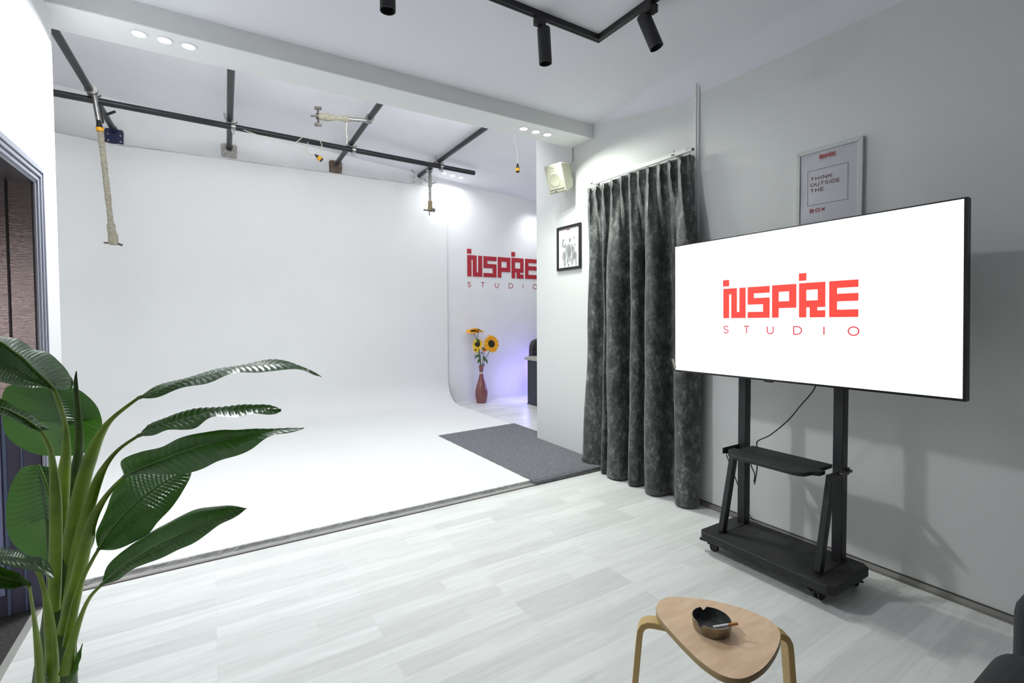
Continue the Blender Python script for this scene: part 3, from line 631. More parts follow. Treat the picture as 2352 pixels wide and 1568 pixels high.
Xp = lambda u, v, d: (XR-.0175, u*-1, v)
XP = XR-.0152
lg = lambda u, v, d: (XP-d, 1.4345-(u+.366)*.122, 2.3075+v*.125)
logo(lg, REDP, REDP, f, False, .0004, .006)
b = B()
for a, c, e, g in ((1.286, 1.2875, 2.039, 2.243), (1.4965, 1.498, 2.039, 2.243), (1.286, 1.498, 2.039, 2.0405), (1.286, 1.498, 2.2415, 2.243)): b.box(XP-.0005, XP, a, c, e, g)
b.build('poster_box_line', DARKP, f)
b = B(); Xt = lambda u, v, d: (XP-.0005, -u, v)
text(b, 'THINK', -1.481, 2.183, .019, .0175, .0105, .0036, Xt)
text(b, 'OUTSIDE', -1.481, 2.148, .019, .0175, .0085, .0036, Xt)
text(b, 'THE', -1.481, 2.115, .019, .0175, .0105, .0036, Xt)
b.build('poster_text', DARKP, f)
b = B(); text(b, 'BOX', -1.481, 1.997, .019, .018, .011, .0052, Xt); b.build('poster_text', REDP, f)
# black frame: blurred figures behind frosted glass
f = thing('picture_frame', 'narrow black framed print of blurred grey figures beside the curtain', 'picture', (XR, 3.72, 2.07), 'framed posters on the right wall')
y0, y1, z0, z1 = 3.538, 3.905, 1.847, 2.287
frame(y0, y1, z0, z1, .027, mat('black frame wood', (.012, .010, .010), .4), f, .022)
FIG = mat('frosted figures print', (.8, .8, .82), .3)
nodes, links = nt(FIG); tc = nodes.new('ShaderNodeTexCoord')
acc = None
def ell(y, z, ry, rz, st, ang=0):
    global acc
    mp = nodes.new('ShaderNodeMapping'); mp.vector_type = 'TEXTURE'; mp.inputs['Location'].default_value = (0, y-3.72, z-2.07); mp.inputs['Rotation'].default_value = (ang, 0, 0); mp.inputs['Scale'].default_value = (1e3, ry, rz)
    links.new(tc.outputs['Object'], mp.inputs[0])
    ln = nodes.new('ShaderNodeVectorMath'); ln.operation = 'LENGTH'; links.new(mp.outputs[0], ln.inputs[0])
    mr = nodes.new('ShaderNodeMapRange'); mr.interpolation_type = 'SMOOTHSTEP'
    mr.inputs['From Min'].default_value = 1.55; mr.inputs['From Max'].default_value = .55; mr.inputs['To Min'].default_value = 0; mr.inputs['To Max'].default_value = st
    links.new(ln.outputs['Value'], mr.inputs['Value'])
    if acc is None: acc = mr.outputs[0]
    else:
        mm = nodes.new('ShaderNodeMath'); mm.operation = 'MAXIMUM'; links.new(acc, mm.inputs[0]); links.new(mr.outputs[0], mm.inputs[1]); acc = mm.outputs[0]
for e in ((3.805, 2.15, .008, .014, .85), (3.815, 2.115, .008, .04, .75), (3.79, 2.085, .026, .008, .7, .2), (3.775, 2.09, .012, .026, .6), (3.705, 2.14, .012, .022, .8), (3.72, 2.05, .05, .055, .62), (3.715, 2.02, .035, .06, .7), (3.665, 2.05, .009, .05, .75), (3.79, 1.99, .03, .05, .62), (3.785, 1.93, .02, .045, .5), (3.735, 1.955, .01, .05, .7, .25), (3.705, 1.945, .03, .01, .6, -.7), (3.64, 2.155, .012, .012, .7), (3.628, 2.085, .009, .014, .7), (3.645, 2.045, .013, .026, .65), (3.635, 1.98, .038, .045, .68), (3.67, 1.93, .018, .04, .55), (3.61, 1.915, .014, .04, .5), (3.725, 1.895, .008, .016, .85), (3.78, 1.90, .01, .012, .7)):
    ell(*e)
rp = nodes.new('ShaderNodeValToRGB'); rp.color_ramp.elements[0].color = (.78, .79, .80, 1); rp.color_ramp.elements[1].color = (.045, .04, .05, 1); rp.color_ramp.elements[1].position = .95
links.new(acc, rp.inputs[0]); links.new(rp.outputs[0], nodes['Principled BSDF'].inputs['Base Color'])
B().box(XR-.012, XR-.002, y0+.02, y1-.02, z0+.02, z1-.02).build('print_sheet', FIG, f)
XP = XR-.0125
logo(lambda u, v, d: (XP-d, 3.752-(u+.366)*.075, 2.245+v*.075), REDP, REDP, f, False, .0003, .006, False)
b = B(); text(b, 'DESIGNED FOR', -3.842, 2.1995, .006, .0062, .0042, .0011, lambda u, v, d: (XP-.0004, -u, v)); b.build('poster_text', mat('grey print', (.40, .38, .40), .5), f)
b = B(); text(b, 'CREATORS', -3.708, 2.1995, .0065, .0075, .0052, .0016, lambda u, v, d: (XP-.0004, -u, v)); b.build('poster_text', REDP, f)

# ------------------------------------------------------------------ wall speaker
s = thing('wall_speaker', 'cream wall speaker tilted down above the black framed print', 'speaker', (2.93, 3.70, 2.735), rot=(0, math.radians(-21), math.radians(14)))
hy = .102; body = [(-.085, -.135), (.045, -.105), (.085, -.07), (.085, .09), (.045, .12), (-.085, .135)]
B().prism([(a, c) for a, c in [(-.075, -.138), (.03, -.11), (.055, -.07), (.055, .09), (.03, .115), (-.075, .138), (-.088, .125), (-.088, -.125)]], -hy, hy, 1).build('cabinet', CREAM, s, local=True, bevel=.01, segs=3)
B().box(-.094, -.086, -hy+.014, hy-.014, -.098, .128).build('grille', GRILLE, s, local=True, bevel=.006)
B().lathe([(.001, .0), (.055, .0), (.062, .002), (.066, 0), (.066, -.003)], (-.0942, 0, -.01), (-1, 0, 0), 32).build('woofer_ring', mat('grille dark', (.36, .35, .28), .7), s, local=True, smooth=True)
B().lathe([(.001, 0), (.014, 0), (.016, .002), (.018, -.002)], (-.0942, .0, .092), (-1, 0, 0), 20).build('tweeter_ring', mat('grille dark', (.36, .35, .28), .7), s, local=True, smooth=True)
B().box(-.0905, -.088, .005, .03, -.122, -.114).build('badge', BLACK, s, local=True)
b = thing('speaker_bracket', 'white wall bracket holding the cream speaker', 'bracket', (XR, 3.70, 2.68))
B().box(XR-.012, XR, 3.665, 3.745, 2.60, 2.74).tube([(XR-.01, 3.70, 2.68), (3.01, 3.70, 2.70)], .012, 12).build('bracket_arm', WHITEP, b, bevel=.002)
t = thing('speaker_cable', 'thin white cables running from the beam down to the wall speaker', 'cable', (XR, 3.65, 2.9))
B().tube(cr([(XR-.004, 3.652, 3.035), (XR-.004, 3.655, 2.96), (XR-.008, 3.652, 2.90), (XR-.03, 3.662, 2.80), (3.02, 3.685, 2.72)], 6), .004, 6).build('cable', WHITEP, t, smooth=True)
B().tube(cr([(XR-.003, 3.669, 3.035), (XR-.003, 3.670, 2.90)], 6), .005, 6).build('cable_duct', mat('grey duct', (.30, .30, .30), .6), t, smooth=True)
B().tube(cr([(XR-.005, 3.670, 2.905), (XR-.012, 3.69, 2.87), (XR-.02, 3.725, 2.835), (3.02, 3.725, 2.79)], 6), .0035, 6).build('cable', mat('yellowed cable', (.55, .42, .16), .5), t, smooth=True)

# ------------------------------------------------------------------ curtain and rail
t = thing('curtain_rail', 'slim white curtain rail on the right wall', 'curtain rail', (XR, 2.85, 2.58))
B().box(2.972, 2.990, 2.245, 3.425, 2.574, 2.584).build('rail', ALU, t, bevel=.001)
B().box(2.980, 2.986, 2.30, 3.40, 2.584, 2.606).build('rail_lip', WHITEP, t)
for y in (2.41, 3.30): B().box(2.965, XR, y-.012, y+.012, 2.586, 2.590).box(XR-.004, XR, y-.012, y+.012, 2.575, 2.64).tube([(2.99, y, 2.59), (2.985, y, 2.628)], .0025, 6).build('rail_bracket', DSTEEL, t)
B().lathe([(.001, 0), (.009, 0), (.010, .012), (.001, .014)], (2.981, 2.247, 2.581), (0, -1, .3), 12).build('end_cap', BLACK, t, smooth=True)
B().tube([(2.981, 3.42, 2.579), (2.979, 3.432, 2.572), (2.979, 3.43, 2.562)], .003, 6).tube(cr([(2.981, 2.27, 2.574), (2.981, 2.262, 2.56), (2.981, 2.268, 2.552), (2.981, 2.276, 2.562)], 4), .002, 6).build('glider', STEEL, t)
cu = thing('curtain', 'floor-length marbled dark grey velvet curtain hanging in deep folds', 'curtain', (2.97, 2.8, 0))
bot = [(3.405, 2.955), (3.35, 2.925), (3.25, 2.935), (3.19, 2.985), (3.16, 3.02), (3.13, 2.99), (3.115, 2.935), (3.085, 2.925), (3.07, 2.99), (3.06, 3.01), (3.045, 2.93), (3.0, 2.885), (2.93, 2.88), (2.885, 2.92), (2.87, 3.0), (2.84, 3.03), (2.80, 3.0), (2.785, 2.93), (2.745, 2.905), (2.705, 2.93), (2.695, 3.0), (2.665, 3.03), (2.63, 3.0), (2.615, 2.92), (2.57, 2.88), (2.51, 2.885), (2.475, 2.93), (2.465, 3.0), (2.43, 3.03), (2.39, 2.985), (2.36, 2.99), (2.335, 3.01), (2.325, 2.93), (2.285, 2.885), (2.225, 2.885), (2.185, 2.92), (2.165, 2.99)]
bp_ = cr([(a, c, 0) for a, c in bot], 8); NU = len(bp_)-1; NV = 70; V = []
Lh = [0]
for i in range(NU): Lh.append(Lh[-1]+(bp_[i+1]-bp_[i]).length)
NP = 11
sm = lambda t: max(0, min(1, t))**2*(3-2*max(0, min(1, t)))
for j in range(NV+1):
    v = j/NV
    for i in range(NU+1):
        u = .5*(i/NU)+.5*Lh[i]/Lh[-1]
        pleat = math.sin(2*PI*NP*u-1.1)
        sharp = math.copysign(abs(pleat)**.7, pleat)
        ty = 3.352-(3.352-2.262)*u+.012*math.sin(4*PI*NP*u); tx = 2.966-.020*sharp
        ztop = 2.562-.016*(1-abs(math.cos(PI*NP*u)))*1.2-.006*math.sin(u*9)
        zbot = .012 if bp_[i].x < 3.18 else .012+.036*sm((bp_[i].x-3.18)/.04)
        z = zbot+(ztop-zbot)*v
        pin = math.exp(-((z-2.46)/.035)**2)
        wgt = sm((z-1.80)/.72)
        by = bp_[i].x; bx = bp_[i].y
        amp = 1.08-.15*sm((z-.2)/2)     # folds are shallower higher up
        mx_ = 2.955+(bx-2.955)*amp; my = by+(-.03*(by-2.8)*sm(z/2))
        if by > 3.2: my -= .075*sm(z/1.2)*(by-3.2)/.2
        x = mx_*(1-wgt)+(tx+.012*pin*math.cos(2*PI*NP*u))*wgt; y = my*(1-wgt)+ty*wgt
        x += .006*math.sin(z*3.1+i*.08)*(1-wgt)+.004*math.sin(z*7+i*.21)
        y += .006*math.sin(z*2.2+i*.05)
        if z < .09 and by > 3.15: x -= .035*(1-z/.09)*sm((by-3.15)/.1)   # hem kicks out on the mat
        V.append((min(x, XR-.024), y, z))
F = [(j*(NU+1)+i, j*(NU+1)+i+1, (j+1)*(NU+1)+i+1, (j+1)*(NU+1)+i) for j in range(NV) for i in range(NU)]
o = link_mesh('cloth', V, F, VELV, cu, smooth=True)
sd = o.modifiers.new('thick', 'SOLIDIFY'); sd.thickness = .004; sd.offset = 1
b = B().add([(2.975, 2.285, 2.553), (3.005, 2.255, 2.548), (3.03, 2.262, 2.538), (3.028, 2.27, 2.44), (3.0, 2.262, 2.42), (2.975, 2.285, 2.40)], [(0, 1, 2, 3, 4, 5)])
o = b.build('lining', mat('curtain lining', (.20, .20, .19), .8), cu); sd = o.modifiers.new('thick', 'SOLIDIFY'); sd.thickness = .003

# ------------------------------------------------------------------ felt mat over the platform edge
V = []; F = []; random.seed(3)
nx, ny = 40, 50
def matx(y, u):
    xl = 2.182+(.045)*(4.96-y)/1.75; xr_ = 3.235 if y > 4.30 else XR-.004
    return xl+(xr_-xl)*u
for j in range(ny+1):
    v = j/ny
    for i in range(nx+1):
        u = i/nx
        ye = 4.965+.05*u
        if v < .9:
            y = ye+(3.212-ye)*v/.9; z = .046+.0006*math.sin(i*1.7+j)+.0006*math.sin(j*2.3)
            V.append((matx(y, u)+(.002*math.sin(j*1.9) if i == 0 else 0), y, z))
        else:
            k = (v-.9)/.1; drop = (.034*(1-u)**.8+.009+.002*math.sin(i*.9))*k
            V.append((matx(3.2, u)+.06*k*(1-u)*.8, 3.212-.034*min(1, k*2.2)*(1 if u < .95 else .6), .046-drop))
F = [(j*(nx+1)+i, (j+1)*(nx+1)+i, (j+1)*(nx+1)+i+1, j*(nx+1)+i+1) for j in range(ny) for i in range(nx)]
o = link_mesh('floor_mat', V, F, FELT); tag(o, 'grey felt mat lying over the right end of the white platform', 'mat')
sd = o.modifiers.new('thick', 'SOLIDIFY'); sd.thickness = .005; sd.offset = -1

# ------------------------------------------------------------------ vase of sunflowers
vx, vy = 3.697, 6.70
t = thing('vase', 'tall mauve bottle-shaped vase on the floor by the far wall', 'vase', (vx, vy, 0))
prof = [(.072, 0), (.078, .003), (.088, .05), (.098, .11), (.1, .155), (.094, .21), (.078, .28), (.058, .34), (.042, .40), (.032, .45), (.029, .48), (.030, .51), (.036, .55), (.040, .60), (.037, .60), (.030, .55), (.026, .5), (.02, .45)]
pf = [(p.x, p.y) for p in cr([(a, b, 0) for a, b in prof[:14]], 4)]+prof[14:]
B().lathe(pf, (vx, vy, 0), n=48).build('vase_body', VASE, t, smooth=True)
B().lathe([(.0300, .462), (.0325, .465), (.0325, .490), (.0305, .493)], (vx, vy, 0), n=40, closed=True).build('ribbon', RIBBON, t, smooth=True)
Rt = Vector((.853, -.522, 0)); Fw = Vector((-.52, -.85, 0))
def VP(a, h, d=0): return Vector((vx, vy, 0))+Rt*a+Vector((0, 0, h))+Fw*d
def petalrow(b, c, nrm, r0, r1, n, w, lift, seed):
    random.seed(seed); nrm = Vector(nrm).normalized(); q = nrm.to_track_quat('Z', 'Y')
    for k in range(n):
        a = 2*PI*k/n+random.uniform(-.1, .1); L = r1*random.uniform(.88, 1.1); d = q @ Vector((math.cos(a), math.sin(a), 0)); s = nrm.cross(d)
        P = []
        for f_, ww in ((0, .35), (.3, .9), (.6, 1), (.85, .6), (1, .05)):
            rr = r0+(L-r0)*f_; cc = Vector(c)+d*rr+nrm*(lift*f_*(1.2-f_)+random.uniform(-.003, .003)); P += [cc-s*w*ww*.5, cc+s*w*ww*.5]
        b.add(P, [(2*i, 2*i+1, 2*i+3, 2*i+2) for i in range(4)])
def sunflower(lbl, c, nrm, R, rs_, m, pts, seed):
    f = thing('sunflower', lbl, 'flower', pts[0], 'sunflowers in the mauve vase')
    B().tube(cr(pts+[c-Vector(nrm).normalized()*.008], 6), .0048, 8).build('stem', GREENS, f, smooth=True)
    b = B(); petalrow(b, c, nrm, rs_*.8, R, 19, R*.36, .012, seed); petalrow(b, Vector(c)-Vector(nrm).normalized()*.006, nrm, rs_*.8, R*1.03, 17, R*.36, .004, seed+1); b.build('petals', m, f)
    B().lathe([(rs_*1.0, -.006), (rs_, .003), (rs_*.7, .012), (rs_*.35, .013), (.001, .010)], c, nrm, 24).build('seed_head', SEED, f, smooth=True)
    b = B(); petalrow(b, Vector(c)-Vector(nrm).normalized()*.012, nrm, .004, R*.62, 12, .022, -.01, seed+2); b.build('sepals', GREENS, f)
    return f
def leaves(f, L):
    b = B()
    for p, q, w in L:
        p, q = Vector(p), Vector(q); d = (q-p); s = d.cross(Vector((.3, .5, .6))).normalized(); P = []
        if abs(s.dot(Rt))+abs(s.z) < .5: s = d.cross(Fw).normalized()
        for k, ww in ((0, .1), (.25, .8), (.5, 1), (.75, .7), (1, .03)):
            cc = p+d*k+Vector((0, 0, .02*math.sin(PI*k))); P += [cc-s*w*ww*.5, cc+Fw*.006, cc+s*w*ww*.5]
        b.add(P, [(3*i+j, 3*i+j+1, 3*i+j+4, 3*i+j+3) for i in range(4) for j in (0, 1)])
    b.build('leaves', GREENS, f)
f = sunflower('highest sunflower in the vase, seen edge-on and leaning left', VP(-.13, 1.150), Vector((-.15, -.2, .85))+Fw*.05, .115, .045, PETAL, [VP(0, .45), VP(-.02, .75), VP(-.07, 1.0)], 1)
leaves(f, [(VP(-.075, .96), VP(-.10, .90), .05), (VP(-.07, 1.02), VP(-.015, .93), .05), (VP(-.02, .74), VP(-.115, .70), .03)])
f = sunflower('small sunflower at the top of the vase, just right of the highest one', VP(-.035, 1.165), Vector((.35, -.1, .8))+Fw*.2, .095, .03, PETAL, [VP(.0, .46), VP(-.015, .75), VP(-.06, 1.0)], 11)
f = sunflower('lemon yellow sunflower with a dark centre facing the room', VP(-.055, .937), Fw*1.0+Vector((0, 0, .15)), .085, .042, PETAL2, [VP(.0, .47), VP(-.015, .65), VP(-.04, .85)], 21)
leaves(f, [(VP(-.02, .76), VP(-.115, .715), .035), (VP(-.01, .72), VP(-.13, .765), .02), (VP(-.02, .70), VP(-.06, .62), .035), (VP(0, .78), VP(.03, .80), .04), (VP(-.02, .64), VP(-.06, .66), .03)])
f = sunflower('small yellow flower tucked under the lemon yellow sunflower', VP(-.085, .85, .0), Vector((-.5, 0, -.3))+Fw*.4, .055, .018, PETAL2, [VP(.0, .47), VP(-.02, .65), VP(-.05, .80)], 31)
f = sunflower('large orange sunflower on the right with a green-brown centre', VP(.165, .945), Fw*.75+Rt*.45+Vector((0, 0, .12)), .138, .062, PETAL, [VP(.01, .47), VP(.05, .66), VP(.12, .80)], 41)
leaves(f, [(VP(.06, .70), VP(.105, .62), .04), (VP(.05, .745), VP(.045, .66), .04), (VP(.02, .62), VP(.05, .58), .03)])
f = sunflower('small orange flower half hidden between the two facing sunflowers', VP(.052, .85, .0), Vector((.1, 0, .6))+Fw*.3, .05, .015, PETAL, [VP(.005, .47), VP(.02, .65), VP(.045, .80)], 51)
leaves(f, [(VP(.06, .84), VP(0, .88), .035), (VP(.06, .83), VP(.11, .845), .02), (VP(.01, .60), VP(-.035, .575), .03), (VP(.02, .56), VP(-.03, .53), .03)])

# ------------------------------------------------------------------ desk, chair and cup in the far office corner
t = thing('desk', 'dark desk with a grey-green top half hidden behind the white wall', 'desk', (4.9, 5.85, 0))
B().prism([(4.19, 5.25), (5.7, 5.25), (5.7, 6.32), (4.32, 6.32), (4.22, 6.24)], .70, .74).build('desk_top', DESKT, t, bevel=.004)
B().box(4.262, 4.29, 5.35, 6.215, .012, .70).build('side_panel', DESKP, t, bevel=.003)
B().box(5.56, 5.60, 5.35, 6.215, .012, .70).build('side_panel', DESKP, t, bevel=.003)
B().box(4.29, 5.56, 5.40, 5.42, .12, .70).build('front_panel', DESKP, t)
B().box(4.255, 4.297, 5.30, 6.225, 0, .012).build('foot_strip', DSTEEL, t)
t = thing('office_chair', 'black quilted leather office chair behind the desk', 'chair', (4.80, 6.55, 0))
b = B().prism([(p.x, p.y) for p in crc([(4.56, .50, 0), (4.55, .75, 0), (4.565, .90, 0), (4.63, .985, 0), (4.80, 1.01, 0), (4.97, .985, 0), (5.03, .90, 0), (5.05, .75, 0), (5.04, .50, 0), (4.8, .46, 0)], 5)], 6.52, 6.62, 1); b.build('backrest', LEATH, t, bevel=.035, segs=4)
b = B()
for k in range(4): b.tube([(4.60, 6.52-.0, .60+.09*k), (4.80, 6.505, .59+.09*k), (5.0, 6.52, .60+.09*k)], .036, 10)
b.build('back_quilting', LEATH, t, smooth=True)
B().box(4.56, 5.04, 6.33, 6.60, .42, .50).build('seat', LEATH, t, bevel=.03, segs=3)
B().tube([(4.80, 6.47, .08), (4.80, 6.47, .42)], .025, 12).build('column', BLACK, t)
for k in range(5):
    a = 2*PI*k/5+.2; B().tube([(4.8, 6.47, .085), (4.8+.26*math.cos(a), 6.47+.26*math.sin(a), .06)], .016, 8).lathe([(.001, -.02), (.025, -.02), (.025, .02), (.001, .02)], (4.8+.26*math.cos(a), 6.47+.26*math.sin(a), .025), (-math.sin(a), math.cos(a), 0), 14).build('leg', BLACK, t)
t = thing('desk_phone', 'small black and white box on the desk edge beside the white wall', 'desk phone', (4.42, 6.0, .74))
B().box(4.375, 4.46, 5.93, 6.06, .74, .835).build('lower_body', BLACK, t, bevel=.008)
B().box(4.375, 4.46, 5.93, 6.06, .836, .876).build('upper_body', WHITEP, t, bevel=.008)

# ------------------------------------------------------------------ stool with ashtray
t = thing('stool', 'birch three-legged stool with a rounded triangular seat', 'stool', (1.30, .88, 0))
ol = [(1.196, 1.020), (1.225, 1.050), (1.262, 1.066), (1.308, 1.062), (1.352, 1.030), (1.400, .985), (1.440, .925), (1.466, .862), (1.469, .815), (1.447, .775), (1.405, .748), (1.330, .724), (1.255, .711), (1.190, .713), (1.152, .728), (1.132, .762), (1.131, .815), (1.143, .872), (1.160, .930), (1.178, .985)]
sp = [(p.x, p.y) for p in crc([(a, b, 0) for a, b in ol], 5)]
B().prism(sp[::-1], .429, .447).build('seat', mat('birch seat edge', (.36, .25, .12), .5, var=.1), t, bevel=.003)
c_in = [(1.3+(a-1.3)*.993, .88+(b-.88)*.993) for a, b in sp]
B().prism(c_in[::-1], .4468, .4478).build('seat_top', BIRCH, t)
def bent(p, d, name='leg'):
    p = Vector((*p, 0)); d = Vector((*d, 0)).normalized(); q = Vector((-d.y, d.x, 0)); z = Vector((0, 0, 1))
    cen = [p-d*.13+z*.419, p+z*.419, p+d*.018+z*.417, p+d*.033+z*.408, p+d*.041+z*.392, p+d*.045+z*.36, p+d*.058+z*.2, p+d*.072]
    V = []
    for i, c in enumerate(cen):
        tn = (cen[min(i+1, len(cen)-1)]-cen[max(i-1, 0)]).normalized(); nn_ = tn.cross(q).normalized()
        V += [c+q*.021+nn_*.0095, c-q*.021+nn_*.0095, c-q*.021-nn_*.0095, c+q*.021-nn_*.0095]
    n = len(cen); F = [(i*4+j, i*4+(j+1) % 4, (i+1)*4+(j+1) % 4, (i+1)*4+j) for i in range(n-1) for j in range(4)]+[(3, 2, 1, 0), (n*4-4, n*4-3, n*4-2, n*4-1)]
    return B().add(V, F).build(name, BIRCH_E, t, bevel=.002)
lg_ = bent((1.190, 1.028), (-.62, .78)); bent((1.462, .80), (.86, -.5)); bent((1.165, .722), (-.8, -.6))
ax, ay, az = 1.279, .886, .4478
t = thing('ashtray', 'round smoke-stained steel ashtray on the birch stool', 'ashtray', (ax, ay, az))
V = []; F = []; nA = 72
for k in range(nA):
    a = 2*PI*k/nA; zt = .034
    for g0 in (1.05, 3.15, 5.25):
        dd = abs((a-g0+PI) % (2*PI)-PI)
        if dd < .11: zt = .034-.011*math.sqrt(max(0, 1-(dd/.11)**2))
    for r, z in ((.046, 0), (.052, .002), (.054, .012), (.0555, zt), (.0535, zt), (.051, .010), (.045, .004)): V.append((ax+r*math.cos(a), ay+r*math.sin(a), az+z))
F = [(k*7+j, ((k+1) % nA)*7+j, ((k+1) % nA)*7+j+1, k*7+j+1) for k in range(nA) for j in range(6)]
fm = [0 if (i % 6) < 4 else 1 for i in range(len(F))]
F += [tuple(k*7 for k in range(nA))[::-1], tuple(k*7+6 for k in range(nA))]; fm += [0, 1]
link_mesh('bowl', V, F, ASHM, t, smooth=True, mats=[ASHM, ASHIN], fm=fm)
t = thing('cigarette', 'half-smoked white cigarette resting on the ashtray rim', 'cigarette', (ax, ay, az+.02))
c0 = Vector((ax-.012, ay-.048, az+.026)); c1 = Vector((ax+.042, ay-.062, az+.0385)); c0 = Vector((ax-.020, ay-.020, az+.022)); c1 = Vector((ax+.030, ay-.066, az+.042))
B().tube([c0, c0.lerp(c1, .62)], .004, 12).build('paper_tube', mat('cigarette paper', (.85, .85, .83), .7), t, smooth=True)
B().tube([c0.lerp(c1, .62), c1], .0041, 12).build('filter', mat('cork filter', (.62, .25, .06), .7), t, smooth=True)
B().tube([c0-(c1-c0)*.08, c0], [.0025, .004], 10).build('ash_tip', mat('ash', (.12, .12, .12), .9, var=.5, vscale=60), t)

# ------------------------------------------------------------------ dark armchair in the corner of the frame
t = thing('armchair', 'black fabric armchair cut off by the lower right corner of the photo', 'armchair', (2.0, 0.0, 0))
B().box(1.45, 1.95, -.42, .418, .16, .455).build('seat', SOFA, t, bevel=.07, segs=5)
B().box(1.93, 2.26, -.44, .395, .16, .60).build('backrest', SOFA, t, bevel=.07, segs=5)
for x, y in ((1.58, .30), (1.58, -.33), (2.2, .30), (2.2, -.33)): B().box(x-.025, x+.025, y-.025, y+.025, 0, .17).build('leg', BLACK, t)

